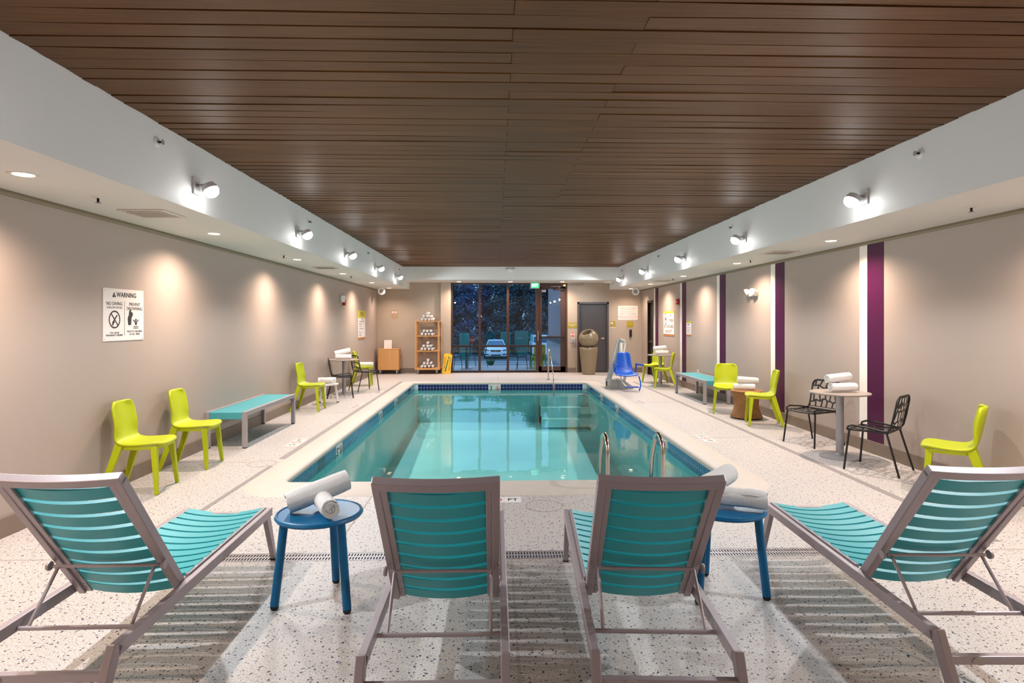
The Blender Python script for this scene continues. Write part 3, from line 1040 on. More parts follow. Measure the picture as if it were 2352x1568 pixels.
def build_black(label, loc, rz):
    t = thing('cafe_chair', label, 'chair', loc, rz, 'black perforated metal chairs')
    hw = .215
    # continuous tube: front-left, seat edge, back upright, top, mirrored
    left = [(.225, -hw, .43), (.215, -hw, .462), (.17, -hw, .48), (.0, -hw, .466), (-.12, -hw, .447), (-.165, -hw, .452), (-.19, -hw, .49), (-.215, -hw, .60), (-.245, -hw + .005, .76), (-.25, -hw + .03, .80), (-.252, -hw + .075, .815)]
    right = [(x, -y, z) for x, y, z in reversed(left)]
    MB().tube(left + right, .0105, 8).build('frame_tube', M['black_metal'], t, smooth=True)
    MB().tube([(.215, -hw, .43), (.225, -hw + .05, .428), (.228, 0, .424), (.225, hw - .05, .428), (.215, hw, .43)], .010, 8).tube([(-.165, -hw, .44), (-.165, hw, .44)], .010, 8).tube([(.2, -hw, .43), (-.16, -hw, .436)], .009, 8).tube([(.2, hw, .43), (-.16, hw, .436)], .009, 8).build('seat_frame', M['black_metal'], t, smooth=True)
    for s in (-1, 1):
        MB().tube([(.20, s * hw, .44), (.245, s * (hw + .03), 0)], .011, 8).build('leg', M['black_metal'], t, smooth=True)
        MB().tube([(-.15, s * hw, .45), (-.275, s * (hw + .03), 0)], .011, 8).build('leg', M['black_metal'], t, smooth=True)
    link('back_panel', web_mesh('back_panel', 5, 4, lambda u, v: Vector((-.178 - .068 * v - .018 * math.sin(PI * u), (u - .5) * 2 * (hw - .008) * (1 - .18 * max(0, v - .85) / .15), .46 + .35 * v)), .0098, .004, 3), t)
    link('seat_panel', web_mesh('seat_panel', 5, 5, lambda u, v: Vector((-.16 + .378 * v, (u - .5) * 2 * (hw - .008), .436 - .012 * math.sin(PI * u))), .011, .004, 8), t)
    return t


blk = build_black('black perforated metal chair in front of the near right cafe table', (4.115, 6.276, 0), R(130))
for lab, loc, a in (
    ('black perforated metal chair behind the near right cafe table', (4.14, 7.62, 0), 200),
    ('black perforated metal chair on the near side of the left cafe table', (-3.25, 12.55, 0), 15),
    ('black perforated metal chair on the far side of the left cafe table', (-3.02, 13.74, 0), 38)):
    copy_tree(blk, lab, loc=loc, rz=R(a))


# ------------------------------------------------------------------ cafe tables
def build_table(label, loc):
    t = thing('cafe_table', label, 'table', loc, 0, 'round pedestal tables')
    MB().lathe([(.01, .742), (.30, .742), (.322, .748), (.326, .756), (.322, .764), (.01, .765)], 48).build('table_top', M['tabletop'], t, smooth=True)
    MB().lathe([(.0425, .02), (.0425, .70), (.07, .735), (.09, .742)], 24).build('pedestal', M['grey_metal'], t, smooth=True)
    MB().lathe([(.22, 0), (.22, .008), (.16, .02), (.05, .03), (.043, .05)], 40).build('base_plate', M['grey_metal'], t, smooth=True)
    return t


tb = build_table('round pedestal table with towels at the near right, between black chairs', (4.055, 6.864, 0))
copy_tree(tb, 'round pedestal table with towels at the left wall, between black chairs', loc=(-3.31, 13.05, 0))
copy_tree(tb, 'round pedestal table with towels at the far right, beside lime chairs', loc=(4.10, 14.62, 0))
for i, (cx, cy, a, nm) in enumerate(((4.06, 6.87, 8, 'near right'), (-3.33, 13.03, 10, 'left'), (4.10, 14.62, 5, 'far right'))):
    towel('mid', 'rolled white towel lying at the bottom on the %s cafe table' % nm, (cx + .02, cy - .03, .823), (.4, 0, R(a)))
    towel('mid', 'rolled white towel stacked on top of another on the %s cafe table' % nm, (cx - .01, cy + .02, .928), (1.2, R(-4 if i != 1 else -12), R(a + 6)))
# towels on the wicker stool, white stool and lime chair
towel('mid', 'rolled white towel lying lower on the wicker stool', (4.10, 9.66, .518), (.2, 0, R(-20)))
towel('mid', 'rolled white towel lying across another on the wicker stool', (4.17, 9.68, .622), (1, R(4), R(-8)))
towel('mid', 'rolled white towel on the back half of the white stool', (-3.30, 11.70, .445), (.2, 0, R(10)))
towel('mid', 'rolled white towel on the front half of the white stool', (-3.24, 11.55, .445), (1.2, 0, R(-35)))
towel('mid', 'rolled white towel on the seat of the lime chair behind the left table', (-3.22, 14.86, .525), (.3, 0, R(10)))


# ------------------------------------------------------------------ benches
def build_bench(label, loc, flip):
    t = thing('bench', label, 'bench', loc, 0, 'teal topped benches')
    L_, W_, H_ = 1.84, .46, .46
    for sx in (-1, 1):
        MB().span(sx * W_ / 2 - .025, sx * W_ / 2 + .025, -L_ / 2, L_ / 2, H_ - .055, H_).build('side_rail', M['bench_metal'], t, bevel=.004)
        for sy in (-1, 1):
            lg = MB().span(sx * W_ / 2 - .027, sx * W_ / 2 + .027, sy * (L_ / 2 - .0275) - .0275, sy * (L_ / 2 - .0275) + .0275, .012, H_ - .05).build('leg', M['bench_metal'], t, bevel=.004)
            MB().span(sx * W_ / 2 - .022, sx * W_ / 2 + .022, sy * (L_ / 2 - .0275) - .022, sy * (L_ / 2 - .0275) + .022, 0, .013).build('foot_pad', M['rubber'], lg)
    MB().span(-W_ / 2 + .026, W_ / 2 - .026, -L_ / 2 + .006, L_ / 2 - .006, H_ - .022, H_ - .006).build('sling_top', M['bench_teal'], t, bevel=.005)
    for sy in (-1, 1):
        MB().span(-W_ / 2 + .026, W_ / 2 - .026, sy * (L_ / 2 - .012) - .007, sy * (L_ / 2 - .012) + .007, H_ - .095, H_ - .012).build('sling_end', M['bench_teal'], t, bevel=.004)
    return t


bn = build_bench('low bench with teal sling top along the left wall', (-3.385, 8.44, 0), 1)
copy_tree(bn, 'low bench with teal sling top along the right wall', loc=(4.25, 12.15, 0))


# ------------------------------------------------------------------ wicker stool
ws = thing('wicker_stool', 'woven wicker hourglass stool holding two towels by the right wall', 'stool', (4.15, 9.68, 0))
def wr_(z):
    u = z / .45
    return .185 + .065 * abs(2 * (u - .55)) ** 1.7
b = MB(); lp = []
for i in range(37):
    z = .02 + .425 * i / 36
    r0 = wr_(z)
    lp.append([((r0 + .0055 * (1 if (i + j // 2) % 2 else -1)) * math.cos(2 * PI * j / 72), (r0 + .0055 * (1 if (i + j // 2) % 2 else -1)) * math.sin(2 * PI * j / 72), z) for j in range(72)])
o = b.loft(lp).build('woven_body', M['wicker'], ws)
b = MB().lathe([(.24, .44), (.253, .447), (.25, .458), (.01, .46)], 48)
b.build('woven_top', M['wicker'], ws, smooth=True)
MB().lathe([(.236, 0), (.24, .02), (.235, .025)], 40).build('base_ring', M['bronze'], ws)

# ------------------------------------------------------------------ ladder and hand rail
ld_ = thing('pool_ladder', 'polished steel pool ladder with two arched grab rails at the near edge', 'ladder', (1.335, 5.62, 0))
def arc_pts(p0, p1, n, f):
    return [f(p0 + (p1 - p0) * i / n) for i in range(n + 1)]
for s in (-1, 1):
    x = s * .265
    pts = [(x, 0, 0), (x, 0, .30)]
    pts += arc_pts(PI, .12 * PI, 12, lambda a: (x, .155 + .155 * math.cos(a), .325 + .165 * math.sin(a)))
    pts += [(x, .40, .22), (x, .44, .02), (x, .45, -.25), (x, .45, -1.0)]
    rl = MB().tube(pts, .0215, 14).build('grab_rail', M['steel'], ld_, smooth=True)
    MB().lathe([(.055, 0), (.05, .012), (.026, .026)], 20, (x, 0, 0)).build('escutcheon', M['steel'], rl, smooth=True)
for z in (-.35, -.62, -.9):
    MB().box((0, .45, z), (.5, .08, .03)).build('tread', M['white_plastic'], ld_, bevel=.006)
hr = thing('hand_rail', 'slender steel hand rail stepping down into the far end of the pool', 'rail', (1.44, 16.1, 0))
MB().tube([(0, 0, 0), (0, 0, .74), (.005, -.05, .82), (.012, -.12, .81), (.02, -.25, .70), (.045, -.62, .36), (.06, -.85, .12), (.062, -.9, -.1), (.062, -.9, -.9)], .019, 12).build('rail_tube', M['steel'], hr, smooth=True)
MB().lathe([(.05, 0), (.045, .012), (.022, .024)], 20).build('escutcheon', M['steel'], hr, smooth=True)

# ------------------------------------------------------------------ pool lift
pl = thing('pool_lift', 'grey pool access lift with a blue seat at the far right pool edge', 'pool lift', (2.98, 14.0, 0))
b = MB().span(-.33, .1, -.03, .12, .05, .17).span(-.33, .28, -.12, .22, .0, .05).span(-.33, -.10, -.12, .22, .05, .22)
b.prism([(-.099, .051), (.28, .051), (.02, .22), (-.099, .22)], .05, lambda u, v, h: (u, -.12 + h, v))
b.prism([(-.099, .051), (.28, .051), (.02, .22), (-.099, .22)], .05, lambda u, v, h: (u, .17 + h, v))
b.build('base', M['lift_grey'], pl, bevel=.006)
MB().bar((-.28, .05, .2), (-.02, .12, 1.13), .09, .11, (0, 1, 0)).build('mast', M['lift_grey'], pl, bevel=.01)
MB().bar((-.04, .12, 1.12), (.10, .0, 1.08), .09, .07, (0, 1, 0)).bar((-.02, .02, 1.17), (.11, .02, 1.12), .10, .04, (0, 1, 0)).build('lift_arm', M['lift_grey'], pl, bevel=.008)
MB().tube([(0, .0, 1.08), (0, -.01, .55)], .038, 14).build('actuator', M['lift_white'], pl, smooth=True)
MB().tube([(.10, .0, 1.08), (.09, .0, .95), (.04, .0, .72)], .02, 10).build('cable_guard', M['lift_white'], pl, smooth=True)
# seat
b = MB(); vs, fs = [], []
prof = [(-.55, .33, .27), (-.53, .36, .265), (-.40, .365, .25), (-.27, .36, .235), (-.19, .39, .22), (-.16, .50, .20), (-.13, .68, .175), (-.11, .83, .16), (-.108, .865, .135)]
for yy, zz, ww in prof:
    for j in range(9):
        u = -1 + j / 4
        vs.append((u * ww, yy - .03 * u * u * (1 if zz > .45 else 0), zz + .03 * u * u * (1 if zz < .45 else 0)))
for i in range(len(prof) - 1):
    for j in range(8):
        fs.append((i * 9 + j, i * 9 + j + 1, (i + 1) * 9 + j + 1, (i + 1) * 9 + j))
b.add(vs, fs)
b.build('seat_shell', M['lift_blue'], pl, smooth=True, solid=.03, sub=1, loc=(.03, 0, 0))
for s in (-1, 1):
    MB().bar((.06 + s * .245, -.18, .40), (.06 + s * .262, -.2, .58), .03, .06, (1, 0, 0)).bar((.06 + s * .262, -.16, .59), (.06 + s * .262 + (.1 if s > 0 else -.0), -.46, .585), .05, .035, (1, 0, 0)).build('armrest', M['lift_blue'], pl, bevel=.008)
MB().tube([(.31, -.5, .33), (.325, -.58, .22), (.32, -.62, .12), (.28, -.66, .02)], .016, 8).build('leg_strut', M['lift_blue'], pl, smooth=True)
MB().box((.12, -.62, .10), (.30, .14, .025)).build('footrest', M['lift_blue'], pl, bevel=.006)
MB().tube([(-.08, -.30, .33), (-.06, -.45, .2), (0, -.60, .10)], .014, 8).tube([(.06, -.25, .34), (.06, -.1, .22), (.06, .0, .10)], .035, 10).build('seat_stem', M['lift_white'], pl, smooth=True)

# ------------------------------------------------------------------ tall urn bin
un = thing('litter_urn', 'tall bronze litter urn with a tilted ball top before the grey door', 'bin', (2.80, 17.72, 0))
MB().lathe([(.175, 0), (.195, .01), (.20, .04), (.235, .35), (.268, .70), (.272, .80), (.262, .815), (.2, .815)], 40).build('body', M['urn'], un, smooth=True)
tilt = Matrix.Rotation(R(24), 3, 'X') @ Matrix.Rotation(R(-20), 3, 'Y')
prof = []
for i in range(19):
    a = -PI / 2 + .55 + (PI * .5 + .72 - .55 + .16) * i / 18
    prof.append((.292 * math.cos(a), .285 * math.sin(a)))
rim = prof[-1]
prof += [(rim[0] - .02, rim[1] + .008), (rim[0] - .035, rim[1] - .008), (rim[0] - .03, rim[1] - .10)]
MB().lathe(prof, 40, (0, 0, 1.075), tilt).build('ball_top', M['urn'], un, smooth=True)
MB().lathe([(.01, rim[1] - .1), (rim[0] - .03, rim[1] - .1)], 40, (0, 0, 1.075), tilt).build('opening', M['dark'], un)

# ------------------------------------------------------------------ towel shelf, cart, wet floor sign
sh = thing('towel_shelf', 'open maple towel shelf on casters against the back wall', 'shelf', (-2.055, 18.08, 0))
SW, SD = .72, .40
for x in (-1, 1):
    for yy in (-1, 1):
        MB().span(x * (SW / 2 - .022) - .022, x * (SW / 2 - .022) + .022, yy * (SD / 2 - .025) - .025, yy * (SD / 2 - .025) + .025, .13, 1.575).build('upright', M['maple'], sh, bevel=.003)
for z, h in ((1.575, .03), (1.13, .03), (.68, .03), (.13, .06)):
    MB().span(-SW / 2 - (.015 if z != 1.13 and z != .68 else 0), SW / 2 + (.015 if z != 1.13 and z != .68 else 0), -SD / 2 - .005, SD / 2 + .005, z - .0, z + h).build('shelf_board', M['maple'], sh, bevel=.003)
for x in (-1, 1):
    for yy in (-1, 1):
        MB().lathe([(.045, -.015), (.05, 0), (.045, .015)], 16, (x * .28, yy * .14, .05), Matrix.Rotation(PI / 2, 3, 'Y')).box((x * .28, yy * .14, .11), (.05, .05, .05)).build('caster', M['grey_metal'], sh)
for lvl, (z, rows, nm) in enumerate(((1.606, (4, 3, 1), 'on the maple shelf top'), (1.161, (4, 3), 'on the upper maple board'), (.711, (4, 3, 1), 'on the middle maple board'), (.191, (4, 3, 1), 'on the bottom maple board'))):
    d = .103
    for r_, cnt in enumerate(rows):
        for k in range(cnt):
            x = -2.055 + (k - (cnt - 1) / 2) * d + (.0 if cnt != 1 else .012)
            pos = {4: ('first', 'second', 'third', 'fourth'), 3: ('left', 'middle', 'right'), 1: ('single',)}[cnt][k]
            row = {4: 'towel of four in the bottom row', 3: 'towel in the second row', 1: 'towel at the peak'}[cnt]
            towel('shelf', '%s rolled %s, %s' % (pos, row, nm), (x, 18.05 + random.uniform(-.01, .01), z + .052 + r_ * d * .88), (random.uniform(0, 6), 0, PI / 2 + random.uniform(-.05, .05)), 'towel stack ' + nm)
ct = thing('rolling_cart', 'closed maple box cart on casters in the back left corner', 'cart', (-3.22, 18.08, 0))
MB().span(-.32, .32, -.2, .2, .12, .76).build('body', M['maple'], ct, bevel=.03)
MB().span(-.325, .325, -.205, .205, .745, .765).build('top_board', M['maple'], ct, bevel=.008)
for x in (-1, 1):
    for yy in (-1, 1):
        MB().lathe([(.045, -.015), (.05, 0), (.045, .015)], 16, (x * .25, yy * .14, .05), Matrix.Rotation(PI / 2, 3, 'Y')).box((x * .25, yy * .14, .105), (.05, .05, .04)).build('caster', M['grey_metal'], ct)
nc = thing('notice_holder', 'blank white notice card standing on the maple cart', 'notice', (-3.27, 18.10, .765))
MB().bar((0, 0, 0), (0, .05, .255), .235, .006).build('card', M['sign_white'], nc)
MB().span(-.1175, .1175, -.01, .06, 0, .004).build('foot', M['sign_white'], nc)
wf = thing('wet_floor_sign', 'folded yellow wet floor sign leaning on the window pier', 'sign', (-1.50, 18.0, 0), rot=(R(-6), R(6), 0))
MB().prism([(-.13, .0), (.13, .0), (.115, .56), (.07, .62), (-.07, .62), (-.115, .56)], .03, lambda u, v, h: (u, h, v)).build('panel', M['yellow'], wf, bevel=.006)
MB().span(-.13, .13, .032, .05, 0, .6).build('rear_panel', M['yellow'], wf)
text('CAUTION', .09, (-.07, -.002, .30), wf, M['yellow_print'], rot=(PI / 2, -PI / 2, 0))
text('WET FLOOR', .07, (.085, -.002, .30), wf, M['yellow_print'], rot=(PI / 2, -PI / 2, 0))
MB().bar((-.03, -.002, .06), (.02, -.002, .44), .035, .003).lathe([(.028, -.002), (.028, .001)], 14, (.03, -.001, .50), Matrix.Rotation(PI / 2, 3, 'X')).build('slipping_figure', M['green_print'], wf)


# ------------------------------------------------------------------ signs
LROT, RROT, BROT = (PI / 2, 0, PI / 2), (PI / 2, 0, -PI / 2), (PI / 2, 0, 0)


def panel(t, w_, h_, mat, y=0, x=0, name='panel', d=.006, z=0):
    return MB().box((x, y, z + d / 2), (w_, h_, d)).build(name, mat, t)


s1 = thing('warning_sign', 'white pool warning sign with two pictograms on the left wall', 'sign', (XL, 5.905, 1.66), rot=LROT)
panel(s1, .63, .50, M['sign_white'])
Z = .0065
I, G = M['sign_ink'], M['ink_grey']
text('WARNING', .064, (.035, .192, Z), s1, I, bold=.001)
MB().prism([(-.185, .168), (-.13, .168), (-.1575, .218)], .001, lambda u, v, h: (u, v, Z + h)).build('alert_triangle', I, s1)
text('!', .036, (-.1575, .185, Z + .0012), s1, M['sign_white'])
text('NO DIVING', .046, (-.15, .105, Z), s1, I)
text('SHALLOW WATER', .027, (-.15, .068, Z), s1, G)
text('PREVENT', .045, (.165, .105, Z), s1, I)
text('DROWNING', .045, (.165, .062, Z), s1, I)
MB().span(-.001, .003, -.2, .13, 0, Z + .001).build('divider', G, s1)
ring(MB(), -.15, -.045, .072, .085, Z, Z + .001, 32).build('prohibition_ring', I, s1)
MB().box((-.15, -.045, Z + .0005), (.012, .16, .001), (0, 0, R(42))).build('slash', I, s1)
b = MB().box((-.145, -.04, Z), (.014, .10, .0018), (0, 0, R(-42))).box((-.165, -.075, Z), (.03, .016, .0018), (0, 0, R(30)))
b.lathe([(.011, 0), (.011, .001)], 14, (-.176, -.092, Z)).build('diver', I, s1)
b = MB().prism([(.06, -.10), (.105, -.10), (.112, -.03), (.135, .0), (.125, .03), (.10, .03), (.092, .045), (.075, .04), (.07, .0), (.05, -.03)], .001, lambda u, v, h: (u, v, Z + h))
b.lathe([(.011, 0), (.011, .001)], 14, (.095, .045, Z)).build('adult_figure', I, s1)
b = MB().prism([(.17, -.10), (.20, -.10), (.20, -.075), (.235, -.05), (.23, -.044), (.185, -.07), (.14, -.044), (.135, -.05), (.17, -.075)], .001, lambda u, v, h: (u, v, Z + h))
b.lathe([(.013, 0), (.013, .001)], 14, (.185, -.05, Z)).span(.145, .225, -.118, -.112, Z, Z + .001).span(.145, .225, -.134, -.127, Z, Z + .001).build('child_figure', I, s1)
text('YOU CAN BE\nPERMANENTLY INJURED', .023, (-.15, -.185, Z), s1, I)
text('WATCH CHILDREN\nAT ALL TIMES', .028, (.165, -.178, Z), s1, I)
b = MB()
for x in (-.295, .295):
    for yy in (-.23, .23):
        b.lathe([(.005, 0), (.004, .002)], 8, (x, yy, .006))
b.build('screws', M['grey_metal'], s1)

s2 = thing('rules_sign', 'tall white pool rules sign with a lime header on the left wall', 'sign', (XL, 16.22, 1.48), rot=LROT)
panel(s2, .80, .20, M['lime_plate'], .30)
panel(s2, .80, .52, M['sign_white'], -.06)
panel(s2, .80, .06, M['wood_plate'], -.35)
text('POOL', .16, (.05, .30, Z), s2, M['sign_ink'])
text('RULES', .05, (.05, .165, Z), s2, G)
for k, l in enumerate(('NO LIFEGUARD ON DUTY', 'Children must be', 'with an adult', 'No running, no diving', 'no glass', 'Shower before', 'entering pool')):
    text(l, .052, (-.34, .105 - .062 * k, Z), s2, G, align='LEFT')
s3 = thing('poolside_sign', 'white no diving sign with lime top strip on the right wall', 'sign', (XR, 15.46, 1.525), rot=RROT)
panel(s3, .95, .05, M['lime_plate'], .305)
panel(s3, .95, .55, M['sign_white'], .005)
panel(s3, .95, .05, M['wood_plate'], -.30)
for yy in (.19, .07):
    ring(MB(), -.27, yy, .075, .095, Z, Z + .001, 28).build('prohibition_ring', I, s3)
    MB().box((-.27, yy, Z), (.012, .15, .001), (0, 0, R(40))).build('slash', I, s3)
text('NO', .10, (.2, .22, Z), s3, I, wide=1.3)
text('DIVING', .11, (.2, .09, Z), s3, I, wide=1.1)
text('NO LIFEGUARD', .115, (0, -.07, Z), s3, I, wide=1.05)
text('ON DUTY', .11, (0, -.20, Z), s3, I, wide=1.15)
s4 = thing('notice_sign', 'small narrow notice with a lime top strip beside a purple band', 'sign', (XR, 13.845, 1.42), rot=RROT)
panel(s4, .33, .045, M['lime_plate'], .155)
panel(s4, .33, .27, M['sign_white'], 0)
panel(s4, .33, .04, M['wood_plate'], -.155)
text('NOTICE', .05, (0, .09, Z), s4, I)
for k in range(4):
    text('Pool open 6 am to', .03, (0, .03 - .038 * k, Z), s4, G)
s5 = thing('capacity_sign', 'large white notice board on the back wall beside the grey door', 'sign', (4.125, YB, 1.855), rot=BROT)
panel(s5, .62, .44, M['sign_white'])
for yy, l, sz in ((.15, 'NOTICE: POOL PATRONS', .045), (.10, 'MUST SHOWER FIRST', .045), (.035, 'NO LIFEGUARD ON DUTY', .04), (-.015, 'SWIM AT YOUR OWN RISK', .04), (-.06, 'NO DIVING   NO RUNNING', .04), (-.12, 'CHILDREN MUST BE WITH AN ADULT', .038), (-.165, 'IN AN EMERGENCY DIAL 911', .038)):
    text(l, sz, (0, yy, Z), s5, M['pink'] if yy < -.08 else G)
s6 = thing('room_sign', 'olive plate with white M mark beside the grey door', 'sign', (3.655, YB, 1.49), rot=BROT)
panel(s6, .165, .175, M['olive'], .015)
panel(s6, .165, .02, M['sign_white'], -.095)
text('M', .09, (-.035, .04, Z), s6, M['sign_white'], bold=.004)
text('ECH', .03, (.04, .03, Z), s6, M['sign_white'])
text('105', .035, (0, -.035, Z), s6, M['sign_white'])
s7 = thing('phone_sign', 'olive plate above the black emergency phone', 'sign', (4.19, YB, 1.49), rot=BROT)
panel(s7, .20, .18, M['olive'], .01)
panel(s7, .20, .02, M['taupe_plate'], -.09)
text('EMERGENCY\nPHONE', .03, (0, .02, Z), s7, M['lime_plate'])
ph = thing('wall_phone', 'black emergency telephone hanging on the back wall', 'telephone', (4.205, YB, 1.225), rot=BROT)
MB().box((0, .0, .025), (.075, .22, .05)).build('phone_body', M['dark'], ph, bevel=.006)
MB().box((-.015, .0, .06), (.045, .2, .03)).build('handset', M['car_black'], ph, bevel=.01)
MB().tube([(-.02, -.1, .04), (-.03, -.16, .04), (-.02, -.13, .02)], .008, 8).build('cord', M['dark'], ph)
s8 = thing('access_sign', 'olive plate above a small red notice, left of the grey door', 'sign', (2.385, YB, 1.47), rot=BROT)
panel(s8, .285, .17, M['olive'], 0)
text('PUSH BUTTON\nTO EXIT', .042, (0, 0, Z), s8, M['sign_white'])
s9 = thing('red_notice', 'small red and white notice on the wall above the door button', 'sign', (2.40, YB, 1.19), rot=BROT)
panel(s9, .10, .14, M['sign_white'])
MB().box((0, .045, Z), (.08, .035, .002)).box((0, -.045, Z), (.08, .04, .002)).box((0, 0, Z), (.02, .05, .002), (0, 0, .7)).build('red_print', M['pink'], s9)
cr = thing('door_button', 'grey wall switch box beside the litter urn', 'switch', (2.405, YB, 1.0), rot=BROT)
MB().box((0, 0, .02), (.15, .16, .04)).build('box', M['joint'], cr, bevel=.01)
MB().box((0, 0, .045), (.06, .08, .012)).build('button', M['grey_metal'], cr, bevel=.004)
s10 = thing('small_sign', 'small taupe plate with red print on the back wall above the cart', 'sign', (-3.115, YB, 1.81), rot=BROT)
panel(s10, .21, .255, M['taupe_plate'])
MB().box((0, .06, Z), (.15, .05, .002)).build('white_strip', M['sign_white'], s10)
text('AED', .04, (0, .06, Z + .002), s10, M['pink'], bold=.002)

# exit sign on the bulkhead underside
ex = thing('exit_sign', 'green lit EXIT sign hung under the rear bulkhead', 'exit sign', (1.20, 17.97, 2.68), rot=BROT)
MB().box((0, 0, -.02), (.29, .19, .045)).build('housing', M['grey_metal'], ex, bevel=.005)
MB().box((0, 0, .004), (.22, .145, .006)).build('face', M['exit_green'], ex)
text('EXIT', .125, (0, 0, .0085), ex, M['exit_white'], wide=.75, bold=.003)
MB().box((0, .1, -.02), (.05, .02, .03)).build('stem', M['white_plastic'], ex)

# ------------------------------------------------------------------ small fittings
def emergency_light(label, loc, rot):
    t = thing('emergency_light', label, 'emergency light', loc, rot=rot)
    MB().box((0, 0, .03), (.26, .11, .06)).build('battery_box', M['white_plastic'], t, bevel=.01)
    for s in (-1, 1):
        m3 = Matrix.Rotation(R(25 * s), 3, 'Y') @ Matrix.Rotation(R(25), 3, 'X')
        h = MB().lathe([(.03, 0), (.055, .03), (.058, .07), (.05, .072)], 20, (s * .105, .045, .055), m3).build('lamp_head', M['white_plastic'], t, smooth=True)
        MB().lathe([(.047, .066), (.047, .07)], 20, (s * .105, .045, .055), m3).build('lens', M['sign_white'], h)
    return t


emergency_light('white twin-head emergency light on the right wall', (XR, 10.3, 2.09), RROT)
st = thing('fire_strobe', 'white and red fire alarm strobe on the left wall', 'alarm', (XL, 14.15, 2.10), rot=LROT)
MB().box((-.04, .02, .03), (.30, .16, .06)).build('strobe_lens', M['white_plastic'], st, bevel=.02)
MB().box((.10, -.05, .03), (.10, .16, .06)).build('horn', M['red'], st, bevel=.01)
fa = thing('fire_alarm', 'red fire alarm horn high on the right wall beside a white band', 'alarm', (XR, 14.62, 2.08), rot=RROT)
MB().box((0, 0, .02), (.13, .14, .04)).build('body', M['red'], fa, bevel=.012)
MB().box((0, .05, .05), (.11, .05, .03)).box((0, -.05, .05), (.11, .04, .03)).build('strobe', M['red'], fa, bevel=.01)
for nm, x in (('left', -3.36), ('right', 4.18)):
    t = thing('speaker', 'round white speaker hung in the back %s corner' % nm, 'speaker', (x, 17.55, 2.48), rot=(PI / 2, 0, R(25 if nm == 'left' else -25)))
    MB().lathe([(.08, -.12), (.105, -.04), (.112, .0), (.10, .012), (.085, .012)], 28).build('shell', M['white_plastic'], t, smooth=True)
    MB().lathe([(.085, .004), (.06, .014), (.02, .02)], 24).build('grille', M['strip'], t, smooth=True)
    MB().box((0, .085, -.06), (.04, .06, .04)).build('bracket', M['dark'], t)
sd = thing('motion_sensor', 'small white sensor with dark ends on the rear bulkhead face', 'sensor', (.42, YBH, 3.085), rot=BROT)
MB().box((0, -.02, .03), (.14, .09, .06)).build('body', M['white_plastic'], sd, bevel=.02)
for s in (-1, 1):
    MB().box((s * .095, .02, .02), (.05, .035, .04), (0, 0, s * .4)).build('end_cap', M['joint'], sd, bevel=.005)
cm = thing('dome_camera', 'white dome camera with a dark lens under the rear bulkhead', 'camera', (3.40, 17.75, ZB))
MB().lathe([(.13, 0), (.13, -.015), (.09, -.03), (.06, -.055)], 28).build('housing', M['white_plastic'], cm, smooth=True)
MB().lathe([(.065, -.02), (.055, -.05), (.02, -.068)], 20).build('lens', M['dark'], cm, smooth=True)
cb = thing('conduit', 'grey looped cable conduit along the wall head beside the glass door', 'conduit', (2.26, YB - .03, 2.72))
b = MB()
for k in range(7):
    x = .03 + k * .065
    b.tube([(x - .04, 0, .05), (x - .02, 0, -.01), (x + .02, 0, -.03), (x + .05, 0, .02), (x + .06, 0, .06)], .008, 6)
b.build('cable', M['joint'], cb, smooth=True)


def sprinkler(label, loc, rot, group):
    t = thing('sprinkler', label, 'sprinkler', loc, rot=rot, group=group)
    MB().lathe([(.045, 0), (.043, .006), (.03, .012)], 20).build('escutcheon', M['white_plastic'], t, smooth=True)
    MB().tube([(0, 0, 0), (0, 0, .045)], .009, 8).build('nozzle', M['dark'], t)
    MB().lathe([(.02, .045), (.022, .049)], 12).build('deflector', M['grey_metal'], t)


WORD = ['nearest', 'second', 'third', 'farthest']
for k, y in enumerate((4.71, 8.44, 12.3, 16.2)):
    sprinkler('side wall sprinkler head on the left soffit face, %s of four' % WORD[k], (SL, y, 3.0), (0, PI / 2, 0), 'soffit face sprinklers')
for k, y in enumerate((4.85, 8.78, 12.7, 16.4)):
    sprinkler('side wall sprinkler head on the right soffit face, %s of four' % WORD[k], (SR, y, 3.0), (0, -PI / 2, 0), 'soffit face sprinklers')
for nm, x, ys in (('left', -3.12, (4.74, 8.82, 12.9)), ('right', 4.05, (4.93, 9.3, 13.4))):
    for k, y in enumerate(ys):
        sprinkler('pendent sprinkler head under the %s soffit, %s of three' % (nm, ('nearest', 'middle', 'farthest')[k]), (x, y, ZS), (PI, 0, 0), 'pendent sprinklers')


def vent(label, loc):
    t = thing('air_vent', label, 'vent', loc)
    b = MB()
    for r_ in ((-.2, .2, -.2, -.165), (-.2, .2, .165, .2), (-.2, -.165, -.165, .165), (.165, .2, -.165, .165)):
        b.span(*r_, -.012, .0)
    b.build('frame', M['vent'], t, bevel=.003)
    MB().span(-.165, .165, -.165, .165, -.003, -.001).build('duct', M['dark'], t)
    for k in range(7):
        MB().box((0, -.14 + k * .046, -.012), (.33, .04, .003), (R(5), 0, 0)).build('louvre', M['vent'], t)


for nm, x, ys in (('left', -3.10, (5.45, 10.9)), ('right', 4.03, (8.3, 14.2))):
    for k, y in enumerate(ys):
        vent('square white ceiling vent under the %s soffit, %s' % (nm, ('nearer', 'farther')[k]), (x, y, ZS))
for lab, loc, rot, mt in (('white wall outlet above the right bench', (XR, 13.2, .44), RROT, 'white_plastic'), ('dark wall outlet low on a purple band behind the right bench', (XR, 14.18, .30), RROT, 'dark')):
    t = thing('wall_outlet', lab, 'outlet', loc, rot=rot)
    MB().box((0, 0, .004), (.08, .12, .008)).build('plate', M[mt], t, bevel=.002)
    MB().box((0, .028, .009), (.03, .03, .004)).box((0, -.028, .009), (.03, .03, .004)).build('socket', M['grey_metal'], t)
